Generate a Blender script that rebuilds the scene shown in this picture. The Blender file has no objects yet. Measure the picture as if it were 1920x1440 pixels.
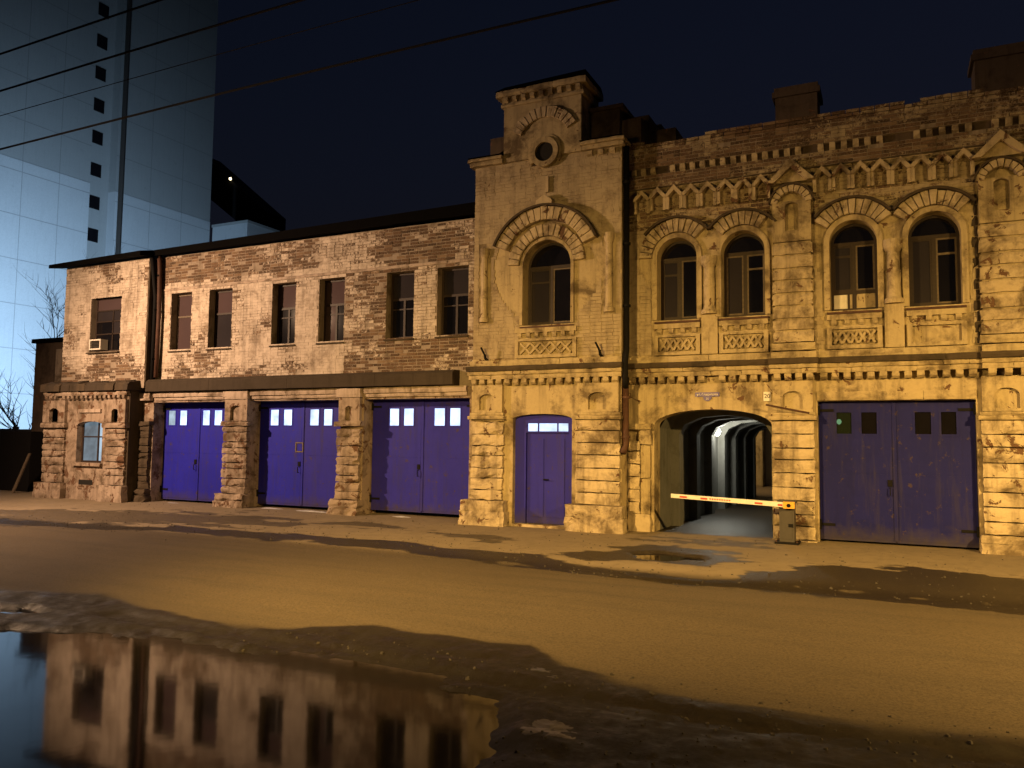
import bpy, bmesh, math, random
import numpy as np
from mathutils import Matrix, Vector
random.seed(7)
S = bpy.context.scene
COL = S.collection

# ------------------------------------------------------------------ camera
cam_d = bpy.data.cameras.new('camera'); cam_d.sensor_width = 36.0
cam_d.lens = 27.92; cam_d.clip_end = 3000; cam_d.clip_start = 0.05
cam = bpy.data.objects.new('camera', cam_d); COL.objects.link(cam)
r_ = Vector((0.90131843, 0.43301648, 0.01103704)); u_ = Vector((0.02093459, -0.06899748, 0.99739716))
f_ = Vector((-0.43265094, 0.89874138, 0.07125372))
M4 = Matrix((r_, u_, -f_)).transposed().to_4x4(); M4.translation = Vector((0, -16.0, 1.82))
cam.matrix_world = M4
S.camera = cam
# ------------------------------------------------------------------ world (night sky) and exposure
W = bpy.data.worlds.new('World'); S.world = W; W.use_nodes = True
nt = W.node_tree
sky = nt.nodes.new('ShaderNodeTexSky'); sky.sky_type = 'NISHITA'; sky.sun_disc = False
sky.sun_elevation = math.radians(-2.2); sky.sun_rotation = math.radians(200)
sky.altitude = 100; sky.air_density = 1.0; sky.dust_density = 1.1; sky.ozone_density = 2.3
bg = nt.nodes['Background']; bg.inputs['Strength'].default_value = 0.09
nt.links.new(sky.outputs[0], bg.inputs['Color'])
S.render.engine = 'CYCLES'
S.cycles.use_denoising = True
S.cycles.max_bounces = 4; S.cycles.diffuse_bounces = 2; S.cycles.glossy_bounces = 3
S.cycles.transmission_bounces = 4; S.cycles.transparent_max_bounces = 6
S.cycles.sample_clamp_indirect = 4.0
S.view_settings.view_transform = 'Standard'; S.view_settings.look = 'None'
S.view_settings.exposure = 0.0; S.view_settings.gamma = 1.0; S.view_settings.use_curve_mapping = False
# lamp strengths (the lamps themselves are built further down, each with its own light)
PW_LEFT, PW_MID, PW_RIGHT, PW_FLOOD = 8000, 12000, 10200, 30000
SODIUM = (1.0, 0.61, 0.17); SODIUM_L = (1.0, 0.63, 0.37)

# ------------------------------------------------------------------ helpers
def vnoise(x, y, s=0):
    x = np.asarray(x, float); y = np.asarray(y, float)
    xi = np.floor(x); yi = np.floor(y); xf = x-xi; yf = y-yi
    def h(a, b):
        v = np.sin(a*127.1+b*311.7+s*74.7)*43758.5453
        return v-np.floor(v)
    ux = xf*xf*(3-2*xf); uy = yf*yf*(3-2*yf)
    return (h(xi, yi)*(1-ux)+h(xi+1, yi)*ux)*(1-uy)+(h(xi, yi+1)*(1-ux)+h(xi+1, yi+1)*ux)*uy
def fbm(x, y, s=0, o=4):
    t = 0; a = .5; n = 0
    for k in range(o):
        t = t+a*vnoise(np.asarray(x)*2**k, np.asarray(y)*2**k, s+k*13); n += a; a *= .5
    return t/n

class MB:
    def __init__(s): s.v = []; s.f = []; s.c = []
    def add(s, vs, fs, c=None):
        b = len(s.v); s.v += [tuple(p) for p in vs]; s.f += [tuple(i+b for i in q) for q in fs]
        if c is not None: s.c += [c]*len(vs)
        return s
    def box(s, x0, x1, y0, y1, z0, z1, c=None, nobk=False):
        vs = [(x0,y0,z0),(x1,y0,z0),(x1,y1,z0),(x0,y1,z0),(x0,y0,z1),(x1,y0,z1),(x1,y1,z1),(x0,y1,z1)]
        fs = [(0,1,5,4),(1,2,6,5),(3,0,4,7),(4,5,6,7),(3,2,1,0)]
        if not nobk: fs.append((2,3,7,6))
        return s.add(vs, fs, c)
    def prism(s, poly, y0, y1):            # polygon in x,z (counter-clockwise seen from -y), extruded in y
        n = len(poly); vs = [(x,y0,z) for x,z in poly]+[(x,y1,z) for x,z in poly]
        fs = [tuple(range(n)), tuple(range(2*n-1, n-1, -1))]+[(i, i+n, (i+1)%n+n, (i+1)%n) for i in range(n)]
        return s.add(vs, fs)
    def prismx(s, poly, x0, x1):           # polygon in y,z, extruded in x
        n = len(poly); vs = [(x0,y,z) for y,z in poly]+[(x1,y,z) for y,z in poly]
        fs = [tuple(range(n)), tuple(range(2*n-1, n-1, -1))]+[(i, i+n, (i+1)%n+n, (i+1)%n) for i in range(n)]
        return s.add(vs, fs)
    def tube(s, pts, rad, n=8, cap=True):
        pts = [Vector(p) for p in pts]; m = len(pts)
        if not isinstance(rad, (list, tuple)): rad = [rad]*m
        vs = []; fs = []; prev = None
        for i, p in enumerate(pts):
            t = (pts[min(i+1, m-1)]-pts[max(i-1, 0)]).normalized()
            a = prev if prev is not None else (Vector((0,0,1)) if abs(t.z) < .9 else Vector((1,0,0)))
            a = (a-t*a.dot(t)).normalized(); prev = a; b = t.cross(a)
            for k in range(n):
                th = 2*math.pi*k/n; vs.append(p+(a*math.cos(th)+b*math.sin(th))*rad[i])
        for i in range(m-1):
            for k in range(n):
                fs.append((i*n+k, i*n+(k+1)%n, (i+1)*n+(k+1)%n, (i+1)*n+k))
        if cap: fs += [tuple(range(n-1,-1,-1)), tuple((m-1)*n+k for k in range(n))]
        return s.add(vs, fs)
    def lathe(s, cx, cy, prof, n=12):      # prof: (r,z)
        vs = []; fs = []
        for r, z in prof:
            for k in range(n):
                a = 2*math.pi*k/n; vs.append((cx+r*math.cos(a), cy+r*math.sin(a), z))
        for i in range(len(prof)-1):
            for k in range(n): fs.append((i*n+k, i*n+(k+1)%n, (i+1)*n+(k+1)%n, (i+1)*n+k))
        fs += [tuple(range(n-1,-1,-1)), tuple((len(prof)-1)*n+k for k in range(n))]
        return s.add(vs, fs)
    def mesh(s, name, mat):
        me = bpy.data.meshes.new(name); me.from_pydata(s.v, [], s.f)
        if s.c:
            at = me.attributes.new('bk', 'FLOAT_COLOR', 'POINT')
            at.data.foreach_set('color', np.array([(a, b, 0, 1) for a, b in s.c], 'f').ravel())
        me.materials.append(mat); return me
    def build(s, name, mat, parent=None, fix=True, smooth=False):
        me = s.mesh(name, mat)
        if fix:
            bm = bmesh.new(); bm.from_mesh(me); bmesh.ops.recalc_face_normals(bm, faces=bm.faces); bm.to_mesh(me); bm.free()
        if smooth:
            me.polygons.foreach_set('use_smooth', [True]*len(me.polygons))
        return link(name, me, parent)
def link(name, me, parent=None, loc=(0,0,0), scale=(1,1,1)):
    o = bpy.data.objects.new(name, me); COL.objects.link(o)
    o.location = loc; o.scale = scale
    if parent is not None:
        o.parent = parent
        if parent.type == 'EMPTY': o.matrix_parent_inverse = Matrix.Translation(parent.location).inverted()
    return o
def thing(name, label, cat, loc, group=None):
    o = bpy.data.objects.new(name, None); COL.objects.link(o); o.location = loc; o.empty_display_size = .2
    return tag(o, label, cat, group)
def tag(o, label, cat, group=None):
    o['label'] = label; o['category'] = cat
    if group: o['group'] = group
    return o

# ------------------------------------------------------------------ materials
class NT:
    def __init__(s, name):
        s.m = bpy.data.materials.new(name); s.m.use_nodes = True; s.t = s.m.node_tree
        s.b = s.t.nodes['Principled BSDF']; s.co = s.n('ShaderNodeTexCoord').outputs['Object']
        g = s.n('ShaderNodeNewGeometry'); s.pos = g.outputs['Position']
    def n(s, k, **p):
        o = s.t.nodes.new(k)
        for a, v in p.items(): setattr(o, a, v)
        return o
    def set(s, node, **kw):
        for k, v in kw.items():
            i = node.inputs[k.replace('_', ' ')] if isinstance(k, str) else node.inputs[k]
            if hasattr(v, 'is_output') or isinstance(v, bpy.types.NodeSocket): s.t.links.new(v, i)
            else: i.default_value = v
        return node
    def noise(s, scale, detail=4, rough=.55, vec=None, dist=0):
        o = s.n('ShaderNodeTexNoise'); o.inputs['Scale'].default_value = scale; o.inputs['Detail'].default_value = detail
        o.inputs['Roughness'].default_value = rough; o.inputs['Distortion'].default_value = dist
        s.t.links.new(vec if vec is not None else s.pos, o.inputs['Vector']); return o.outputs['Fac']
    def stretch(s, sx, sy, sz):
        o = s.n('ShaderNodeMapping'); o.inputs['Scale'].default_value = (sx, sy, sz); s.t.links.new(s.pos, o.inputs['Vector']); return o.outputs[0]
    def ramp(s, fac, *stops):
        o = s.n('ShaderNodeValToRGB'); e = o.color_ramp.elements
        while len(e) < len(stops): e.new(.5)
        for i, (p, c) in enumerate(stops):
            e[i].position = p; e[i].color = (c if isinstance(c, (tuple, list)) else (c, c, c))[:3]+(1,) if isinstance(c, tuple) else (c, c, c, 1)
        s.t.links.new(fac, o.inputs[0]); return o.outputs[0]
    def mix(s, fac, a, b, mode='MIX'):
        o = s.n('ShaderNodeMix', data_type='RGBA', blend_type=mode)
        for i, v in ((0, fac), (6, a), (7, b)):
            if isinstance(v, bpy.types.NodeSocket): s.t.links.new(v, o.inputs[i])
            elif i == 0: o.inputs[0].default_value = v
            else: o.inputs[i].default_value = tuple(v)+(1,)
        return o.outputs[2]
    def math(s, op, a, b=None):
        o = s.n('ShaderNodeMath', operation=op)
        for i, v in enumerate((a, b)):
            if v is None: continue
            if isinstance(v, bpy.types.NodeSocket): s.t.links.new(v, o.inputs[i])
            else: o.inputs[i].default_value = v
        return o.outputs[0]
    def bump(s, h, strength=.4, dist=.01):
        o = s.n('ShaderNodeBump'); o.inputs['Strength'].default_value = strength; o.inputs['Distance'].default_value = dist
        s.t.links.new(h, o.inputs['Height']); s.t.links.new(o.outputs[0], s.b.inputs['Normal'])
    def out(s, col=None, rough=.9, spec=.3, metal=0):
        for k, v in (('Base Color', col), ('Roughness', rough), ('Specular IOR Level', spec), ('Metallic', metal)):
            if v is None: continue
            i = s.b.inputs[k]
            if isinstance(v, bpy.types.NodeSocket): s.t.links.new(v, i)
            else: i.default_value = tuple(v)+(1,) if isinstance(v, tuple) else v
        return s.m
def m_brick(name, paintcol, paintcol2):
    t = NT(name); a = t.n('ShaderNodeAttribute', attribute_name='bk')
    sp = t.n('ShaderNodeSeparateColor'); t.t.links.new(a.outputs['Color'], sp.inputs[0])
    tone, paint = sp.outputs[0], sp.outputs[1]
    base = t.ramp(tone, (0, (.042,.026,.017)), (.4, (.08,.046,.028)), (.75, (.125,.073,.043)), (1, (.20,.135,.083)))
    base = t.mix(t.noise(9, 5), base, (.09,.06,.04), 'MIX') if False else base
    fine = t.noise(38, 3, .65)
    base = t.mix(t.ramp(fine, (.42, 0.0), (.68, .6)), base, (.24,.17,.115))
    pc = t.mix(t.noise(.9, 5), paintcol, paintcol2)
    pc = t.mix(t.ramp(t.noise(5.5, 4, .7), (.48, 0.0), (.72, .6)), pc, (.14,.095,.058))
    pc = t.mix(t.ramp(t.noise(1.6, 5, .7, dist=.4), (.5, 0.0), (.68, .6)), pc, (.12,.08,.047))
    pc = t.mix(t.math('MULTIPLY', tone, .22), pc, (.30,.24,.17))
    k = t.math('ADD', paint, t.math('MULTIPLY', t.math('SUBTRACT', t.noise(13, 5, .75), .5), 1.7))
    col = t.mix(t.ramp(k, (.40, 0.0), (.56, 1.0)), base, pc)
    streak = t.noise(1, 4, .6, vec=t.stretch(5, 5, .5))
    col = t.mix(t.ramp(streak, (.5, 0.0), (.76, .55)), col, (.075,.053,.034))
    t.bump(fine, .6, .01)
    return t.out(col, .92, .2)
def m_plaster(name, c1, c2, dirt=(.085,.058,.034), reveal=(.12,.065,.038), rv=.66, dv=.50, bump=.5, stk=.65):
    t = NT(name)
    col = t.mix(t.noise(.8, 5), c1, c2)
    col = t.mix(t.ramp(t.noise(16, 3, .7), (.45, 0.0), (.75, .35)), col, tuple(x*.55 for x in c1))
    col = t.mix(t.ramp(t.noise(1.7, 5, .68, dist=.3), (dv, 0.0), (dv+.17, .85)), col, dirt)
    chips = t.noise(3.1, 5, .72, dist=.6)
    cm = t.ramp(chips, (rv, 0.0), (rv+.03, 1.0))
    col = t.mix(cm, col, reveal)
    streak = t.noise(1, 4, .6, vec=t.stretch(6, 6, .45))
    col = t.mix(t.ramp(streak, (.5, 0.0), (.74, stk)), col, tuple(x*.8 for x in dirt))
    h = t.math('SUBTRACT', t.math('MULTIPLY', t.noise(40, 2, .7), .6), t.math('MULTIPLY', cm, .8))
    t.bump(h, bump, .012)
    return t.out(col, .92, .2)
def m_plain(name, col, rough=.7, metal=0, var=.3, scale=12, spec=.4, bump=0):
    t = NT(name); c = t.mix(t.ramp(t.noise(scale, 5, .6), (.3, 0.0), (.75, 1.0)), col, tuple(x*(1-var) for x in col))
    if bump: t.bump(t.noise(scale*5, 4), bump, .005)
    return t.out(c, rough, spec, metal)
def m_emit(name, col, strength):
    t = NT(name); t.b.inputs['Emission Color'].default_value = col+(1,); t.b.inputs['Emission Strength'].default_value = strength
    if name.startswith('lit'):
        t.t.links.new(t.math('MULTIPLY', t.ramp(t.noise(2.3, 3, .6), (.3, .45), (.62, 1.0)), strength*1.15), t.b.inputs['Emission Strength'])
    return t.out((.02,.02,.02), .3)
def m_glass(name, col, rough=.06, var=.5):
    t = NT(name); c = t.mix(t.noise(2.2, 4), col, tuple(x*(1-var) for x in col))
    t.bump(t.noise(1.5, 1), .04, .02)
    return t.out(c, rough, .4)
OCHRE = ((.47,.375,.22), (.37,.29,.17))
MAT = dict(
    brickL=m_brick('whitewashed_brick', (.62,.53,.44), (.50,.42,.345)),
    brickR=m_brick('ochre_brick', (.44,.355,.23), (.34,.27,.17)),
    mortar=m_plaster('mortar', (.33,.27,.215), (.25,.20,.15), rv=.9),
    plasR=m_plaster('ochre_plaster', *OCHRE, rv=.62, dv=.475), plasL=m_plaster('pink_plaster', (.47,.38,.31), (.38,.30,.24)),
    stoneR=m_plaster('worn_stone', (.55,.445,.295), (.39,.305,.195), rv=.60, dv=.475, bump=1.0),
    stoneL=m_plaster('worn_stone_pale', (.40,.32,.255), (.27,.20,.15), rv=.56, dv=.46, bump=.8),
    soot_shade=m_plaster('sooty_shaded_stone', (.085,.062,.04), (.05,.036,.025), dirt=(.035,.027,.018), reveal=(.2,.13,.08), rv=.7, bump=.8),  # sooty ledges and mouldings, also painted shade on the bay returns and end pier
    beam=m_plaster('grey_beam', (.062,.047,.034), (.042,.032,.023), dirt=(.04,.03,.02), reveal=(.05,.035,.025), rv=.75),
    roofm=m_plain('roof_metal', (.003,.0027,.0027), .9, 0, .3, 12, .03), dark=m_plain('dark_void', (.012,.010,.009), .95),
    frame=m_plain('brown_frame', (.032,.018,.012), .6, 0, .5, 20), framep=m_plain('pale_frame', (.15,.11,.075), .6, 0, .5, 20),
    glass=m_glass('dark_glass', (.009,.008,.010)), mauve=m_glass('mauve_glass', (.085,.058,.06), .05, .25), grey=m_glass('dusty_glass', (.035,.03,.033), .05, .3),  # mauve panes have a paler base colour than the dark ones
    lit=m_emit('lit_pane', (.52,.66,.95), 2.0), litd=m_emit('lit_pane_dim', (.50,.66,.80), .8), litc=m_emit('lit_curtain', (.34,.46,.56), .42),
    rust=m_plain('rusty_pipe', (.085,.036,.022), .75, 0, .6, 9), black=m_plain('black_iron', (.008,.007,.007), .8, 0, .3, 12, .15),
    white=m_plain('white_paint', (.72,.66,.58), .5, 0, .15), red=m_plain('red_tape', (.48,.05,.03), .5, 0, .2), orange=m_plain('orange_reflector', (.75,.38,.05), .4, 0, .1),
    signblue=m_plain('sign_blue', (.05,.03,.22), .4, 0, .1), cabinet=m_plain('grey_cabinet', (.055,.047,.04), .6, 0, .2),
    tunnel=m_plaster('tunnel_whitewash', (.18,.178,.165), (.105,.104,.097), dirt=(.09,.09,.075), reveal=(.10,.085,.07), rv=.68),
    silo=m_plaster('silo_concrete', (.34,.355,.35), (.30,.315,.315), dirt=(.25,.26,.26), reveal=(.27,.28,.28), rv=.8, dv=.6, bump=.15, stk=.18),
    pale_lit=m_plaster('silo_pale_lit', (.50,.53,.54), (.45,.48,.50), dirt=(.36,.38,.39), reveal=(.42,.44,.45), rv=.85, dv=.62, bump=.1, stk=.15),  # pale wall colour; on the elevator it also carries the floodlit zone
    joint=m_plain('silo_joint', (.34,.36,.37), .9), jointd=m_plain('silo_joint_dark', (.26,.27,.27), .9), bark=m_plain('bark', (.15,.115,.10), .9, 0, .4, 20), fence=m_plain('fence_concrete', (.12,.12,.13), .9, 0, .4, 4, bump=.3),
    snow=m_plain('dirty_snow', (.50,.50,.53), .5, 0, .45, 9, .4, .8), sheen=m_plain('wet_sheen', (.035,.036,.042), .28, 0, .5, 14, .7, .8), darkbrick=m_plaster('dark_brick', (.12,.085,.06), (.075,.055,.04), dirt=(.035,.025,.02), reveal=(.15,.08,.05), rv=.62),
)
def m_gate(name, c):
    t = NT(name)
    col = t.mix(t.noise(1.3, 5), c, tuple(x*.62 for x in c))
    col = t.mix(t.ramp(t.noise(9, 7, .7), (.55, 0.0), (.8, .5)), col, tuple(x*.45 for x in c))
    col = t.mix(t.ramp(t.noise(1, 4, .6, vec=t.stretch(7, 7, .5)), (.55, 0.0), (.8, .4)), col, tuple(x*.4 for x in c))
    sp = t.n('ShaderNodeSeparateXYZ'); t.t.links.new(t.pos, sp.inputs[0])
    k = t.math('ADD', sp.outputs[2], t.math('MULTIPLY', t.noise(6, 5), .5))
    col = t.mix(t.ramp(k, (.22, .8), (.6, 0.0)), col, (.05,.04,.036))
    col = t.mix(t.ramp(t.noise(6.5, 7, .75), (.60, 0.0), (.64, .75)), col, (.055,.036,.03))
    col = t.mix(t.ramp(t.noise(1, 5, .7, vec=t.stretch(9, 9, .8)), (.5, 0.0), (.72, .5)), col, (.035,.028,.05))
    t.bump(t.math('ADD', t.noise(2.5, 3), t.math('MULTIPLY', t.noise(60, 3), .15)), .35, .015)
    return t.out(col, .6, .18)
tc = NT('clear_green_glass'); tb = tc.n('ShaderNodeBsdfTransparent'); tb.inputs[0].default_value = (.45,.6,.45,1); tm = tc.n('ShaderNodeMixShader'); tm.inputs[0].default_value = .35
tc.out((.03,.04,.03), .08, .5); tc.t.links.new(tc.b.outputs[0], tm.inputs[2]); tc.t.links.new(tb.outputs[0], tm.inputs[1]); tc.t.links.new(tm.outputs[0], tc.t.nodes['Material Output'].inputs[0]); MAT['clear'] = tc.m
MAT['gate1'] = m_gate('blue_gate_paint', (.020,.021,.45)); MAT['gate2'] = m_gate('violet_gate_paint', (.028,.025,.36)); MAT['gate3'] = m_gate('dark_blue_gate_paint', (.008,.009,.12))

# ------------------------------------------------------------------ ground
def seg_d(px, py, pts):
    d = np.full(np.shape(px), 1e9)
    for (ax, ay), (bx, by) in zip(pts[:-1], pts[1:]):
        t = np.clip(((px-ax)*(bx-ax)+(py-ay)*(by-ay))/((bx-ax)**2+(by-ay)**2), 0, 1)
        d = np.minimum(d, np.hypot(px-ax-t*(bx-ax), py-ay-t*(by-ay)))
    return d
def poly_sd(px, py, pts):                  # signed distance, negative inside
    ins = np.zeros(np.shape(px), bool); n = len(pts)
    for i in range(n):
        (x1, y1), (x2, y2) = pts[i], pts[(i+1) % n]
        c = ((y1 > py) != (y2 > py)) & (px < (x2-x1)*(py-y1)/((y2-y1) if y2 != y1 else 1e-9)+x1); ins ^= c
    return np.where(ins, -1, 1)*seg_d(px, py, pts+[pts[0]])
def sm(a, b, x):
    t = np.clip((x-a)/(b-a), 0, 1); return t*t*(3-2*t)
PUD = [(-8.2,-10.45),(-7.3,-10.1),(-6.3,-9.93),(-5.2,-9.95),(-4.2,-10.02),(-3.5,-10.1),(-2.95,-10.2),(-2.72,-10.6),(-2.55,-11.1),(-2.4,-11.7),(-2.5,-12.3),(-3.6,-13.1),(-5.6,-13.6),(-8,-13.8),(-11,-13.6),(-11.2,-11.9),(-9.6,-10.9),(-8.7,-10.6)]
PUD2 = [(-9.9,-10.05),(-9.2,-9.85),(-8.75,-10.0),(-9.0,-10.2),(-9.8,-10.3)]
PUD3 = [(-4.1,-2.75),(-3.6,-2.45),(-2.95,-2.6),(-2.7,-2.95),(-3.3,-3.3),(-3.95,-3.2)]
WET_DARK_POLY = [
 ([(-5.0,-3.5),(-4.5,-2.7),(-4.3,-1.7),(-3.4,-1.9),(-2.4,-2.35),(-2.1,-2.75),(-2.7,-3.5),(-3.8,-3.8)], .30, .75),
 ([(-1.9,-3.9),(-1.1,-2.7),(.2,-2.2),(.9,-2.5),(1.8,-2.6),(3.5,-2.9),(3.4,-4.8),(1.3,-4.75),(.6,-4.75),(-1.2,-4.6),(-1.9,-4.4)], .25, .85),
 ([(-11.4,-2.1),(-10.6,-1.2),(-9.6,-1.5),(-8.8,-1.75),(-6.7,-2.1),(-6.5,-3.1),(-7.5,-2.9),(-9.2,-2.2)], .45, .6),
 ([(-21,-4.4),(-19,-2.6),(-17.5,-2.3),(-14.5,-1.0),(-12.5,-1.6),(-11.8,-2.6),(-13.5,-3.6),(-17,-4.9),(-21,-5.2)], .6, .6),
 ([(-4.6,-.7),(-2.1,-.5),(-2.0,-1.2),(-4.2,-1.5)], .3, .6),
 ([(-4.6,.1),(-2.0,.1),(-2.0,14),(-4.6,14)], .05, .85),  # passage floor made darker through the wet mask
]
GUT = [(-40,-4.9),(-18.2,-4.7),(-12.7,-3.9),(-8.1,-3.85),(-5.5,-4.2),(-3.8,-4.62),(-1.2,-4.68),(1.4,-4.62),(8,-4.6),(40,-4.6)]
MUD = [(-40,-9.6),(-10.5,-9.35),(-9.1,-8.95),(-8.2,-9.2),(-7.3,-9.45),(-6.0,-9.35),(-5.1,-8.8),(-4.2,-8.9),(-3.25,-8.75),(-2.7,-9.2),(-2.2,-9.45),(-1.5,-9.6),(-.7,-9.62),(.8,-9.4),(6,-9.3),(40,-9.3)]
def mud_y(x): return np.interp(x, [p[0] for p in MUD], [p[1] for p in MUD])
def ground_h(x, y):
    x = np.asarray(x, float); y = np.asarray(y, float)
    z = np.interp(y, [-60,-16,-12,-9.2,-8.6,-6.5,-4.9,-4.5,-3.8,-2.5,0,400], [-.1,-.1,-.165,-.185,-.165,-.10,-.125,-.14,-.075,-.04,0,0])
    near = sm(-40,-30,x)*sm(20,12,x)*sm(-22,-18,y)*sm(.6,-.3,y)
    z = z+near*(fbm(x*.9, y*.9, 3)-.5)*.028
    mud = sm(.1,-.3,y-mud_y(x))*near
    z = z+mud*((fbm(x*2.4, y*3.2, 9, 5)-.45)*.045)
    z = z-mud*.06*np.exp(-(seg_d(x, y, [(-8,-9.68),(-4.9,-9.78),(-2.9,-9.95),(-1.4,-10.05),(-.3,-9.95),(.8,-9.8),(4,-9.6)])/.14)**2)
    def basin(z, P, zw, depth, soft, amp):
        d = poly_sd(x, y, P)+(fbm(x*1.7, y*3.2, 5)-.5)*amp
        k = sm(soft,-soft,d); return z*(1-k)+(zw-depth)*k if True else z
    d1 = poly_sd(x, y, PUD)+(fbm(x*1.6, y*2.6, 5)-.5)*.55
    z = np.maximum(z, np.where(mud > .3, -.212, -1))
    k = sm(.2,-.2,d1); z = z*(1-k)+(-.245)*k
    z = z+mud*(fbm(x*7, y*9, 77, 4)-.5)*.03
    d2 = poly_sd(x, y, PUD2)+(fbm(x*2, y*3, 15)-.5)*.3; k = sm(.08,-.08,d2); z = z*(1-k)+(-.25)*k
    d3 = poly_sd(x, y, PUD3)+(fbm(x*2, y*4, 25)-.5)*.5; k = sm(.1,-.1,d3); z = z*(1-k)+(-.105)*k
    return z
def ground_wet(x, y):
    w = np.zeros(np.shape(x))
    n1 = fbm(x*1.1, y*3.0, 31, 5)-.5; n2 = fbm(x*4, y*9, 37, 4)-.5
    for P, amp, lv in WET_DARK_POLY:
        d = poly_sd(x, y, P)+n1*amp*4.2+n2*.6
        w = np.maximum(w, lv*sm(.12,-.14,d))
    g = seg_d(x, y, GUT); wd = .20+.30*fbm(x*.6, y*0+2, 41)
    w = np.maximum(w, .9*sm(wd+.12, wd-.12, g+n1*.7+n2*.2))
    d = y-mud_y(x)+n1*.5+n2*.12
    w = np.maximum(w, .93*sm(.1,-.12,d)*(1-.45*sm(-2.2,-.2,x)*sm(.08,.25,np.abs(y+9.98+n1*.25))))
    far = sm(-45,-35,x)*sm(30,20,x); return w*far
def axis(lo, hi, dense, far):
    a = list(np.arange(lo, hi+1e-6, dense)); l = [lo]; st = dense
    while l[-1] > -far: st *= 1.5; l.append(l[-1]-st)
    h = [a[-1]]; st = dense
    while h[-1] < far: st *= 1.5; h.append(h[-1]+st)
    return np.array(l[::-1][:-1]+a+h[1:])
gx = np.unique(np.round(np.concatenate([axis(-24, 4, .075, 600), np.arange(-10, 2, .0375)]), 4))
gy = np.concatenate([axis(-13.2,-8.4,.04,500), np.arange(-8.34, .5, .075)])
gy = np.unique(np.round(np.concatenate([gy[gy <= .5], axis(.5,1,.5,700)[axis(.5,1,.5,700) > .5]]), 4))
# thin the far band that the dense part already covers
X, Y = np.meshgrid(gx, gy); Z = ground_h(X, Y); WET = ground_wet(X, Y)
ny, nx = X.shape
me = bpy.data.meshes.new('ground'); vv = np.stack([X.ravel(), Y.ravel(), Z.ravel()], 1)
idx = np.arange(nx*ny).reshape(ny, nx)
q = np.stack([idx[:-1,:-1], idx[:-1,1:], idx[1:,1:], idx[1:,:-1]], -1).reshape(-1, 4)
me.vertices.add(len(vv)); me.vertices.foreach_set('co', vv.astype('f').ravel())
me.loops.add(q.size); me.loops.foreach_set('vertex_index', q.astype('i').ravel())
me.polygons.add(len(q)); me.polygons.foreach_set('loop_start', np.arange(0, q.size, 4, dtype='i')); me.polygons.foreach_set('use_smooth', np.ones(len(q), bool))
me.update(calc_edges=True)
at = me.attributes.new('wet', 'FLOAT', 'POINT'); at.data.foreach_set('value', WET.astype('f').ravel())
mudv = sm(.1,-.2,Y-mud_y(X)); pav = sm(-4.4,-4.0,Y)
at = me.attributes.new('mud', 'FLOAT', 'POINT'); at.data.foreach_set('value', mudv.astype('f').ravel())
at = me.attributes.new('pav', 'FLOAT', 'POINT'); at.data.foreach_set('value', pav.astype('f').ravel())
t = NT('street_ground')
wet = t.n('ShaderNodeAttribute', attribute_name='wet').outputs['Fac']; mud = t.n('ShaderNodeAttribute', attribute_name='mud').outputs['Fac']; pv = t.n('ShaderNodeAttribute', attribute_name='pav').outputs['Fac']
asph = t.mix(t.noise(.5, 5), (.095,.071,.045), (.072,.054,.035))
asph = t.mix(t.ramp(t.noise(1, 5, .6, vec=t.stretch(.25, 2.6, 1)), (.46, 0.0), (.72, .6)), asph, (.036,.029,.022))
asph = t.mix(t.ramp(t.noise(3.5, 6, .72), (.5, 0.0), (.74, .5)), asph, (.088,.069,.048))
asph = t.mix(t.ramp(t.noise(34, 5, .8), (.45, 0.0), (.6, .7)), asph, (.035,.027,.018))
asph = t.mix(t.ramp(t.noise(60, 4, .7), (.4, 0.0), (.7, .75)), asph, (.10,.08,.058))
pavc = t.mix(t.noise(1.3, 6, .65), (.25,.198,.135), (.165,.13,.09))  # dusty pavement, colour lightened in place of lamp light near the fronts
pavc = t.mix(t.ramp(t.noise(5, 6, .7), (.5, 0.0), (.75, .5)), pavc, (.10,.08,.06))
col = t.mix(pv, asph, pavc)
col = t.mix(mud, col, t.mix(t.noise(3, 6, .7), (.03,.023,.016), (.018,.014,.010)))
wn = t.math('ADD', wet, t.math('MULTIPLY', t.math('SUBTRACT', t.noise(14, 5, .7), .5), .5))
wn = t.math('MULTIPLY', t.ramp(wn, (.25, 0.0), (.75, 1.0)), t.ramp(wet, (.02, 0.0), (.2, 1.0)))
col = t.mix(t.math('MULTIPLY', wn, .9), col, (.012,.009,.0065))
rgh = t.ramp(wn, (0, .9), (.55, .75), (1, .5))
t.bump(t.math('ADD', t.noise(140, 4, .7), t.math('MULTIPLY', t.noise(22, 4), 1.2)), .7, .008)
rgh = t.mix(mud, rgh, t.ramp(t.noise(2.6, 5, .7), (.42, .72), (.66, .34)))
me.materials.append(t.out(col, rgh, .14))
g = link('ground', me); g['kind'] = 'structure'
tw = NT('puddle_water'); tw.bump(tw.noise(1.8, 3), .025, .03)
MAT['water'] = tw.out((.010,.008,.006), .06, .5); tw.b.inputs['IOR'].default_value = 1.33
def puddle(P, z, grow):
    cx = sum(p[0] for p in P)/len(P); cy = sum(p[1] for p in P)/len(P)
    vs = []
    for x, y in P:
        d = math.hypot(x-cx, y-cy); k = (d+grow)/d; vs.append((cx+(x-cx)*k, cy+(y-cy)*k, z))
    o = MB().add(vs, [tuple(range(len(vs)-1, -1, -1))]).build('puddle', MAT['water']); o['kind'] = 'structure'
puddle(PUD, -.222, .45); puddle(PUD2, -.224, .2); puddle(PUD3, -.083, .25)

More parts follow.
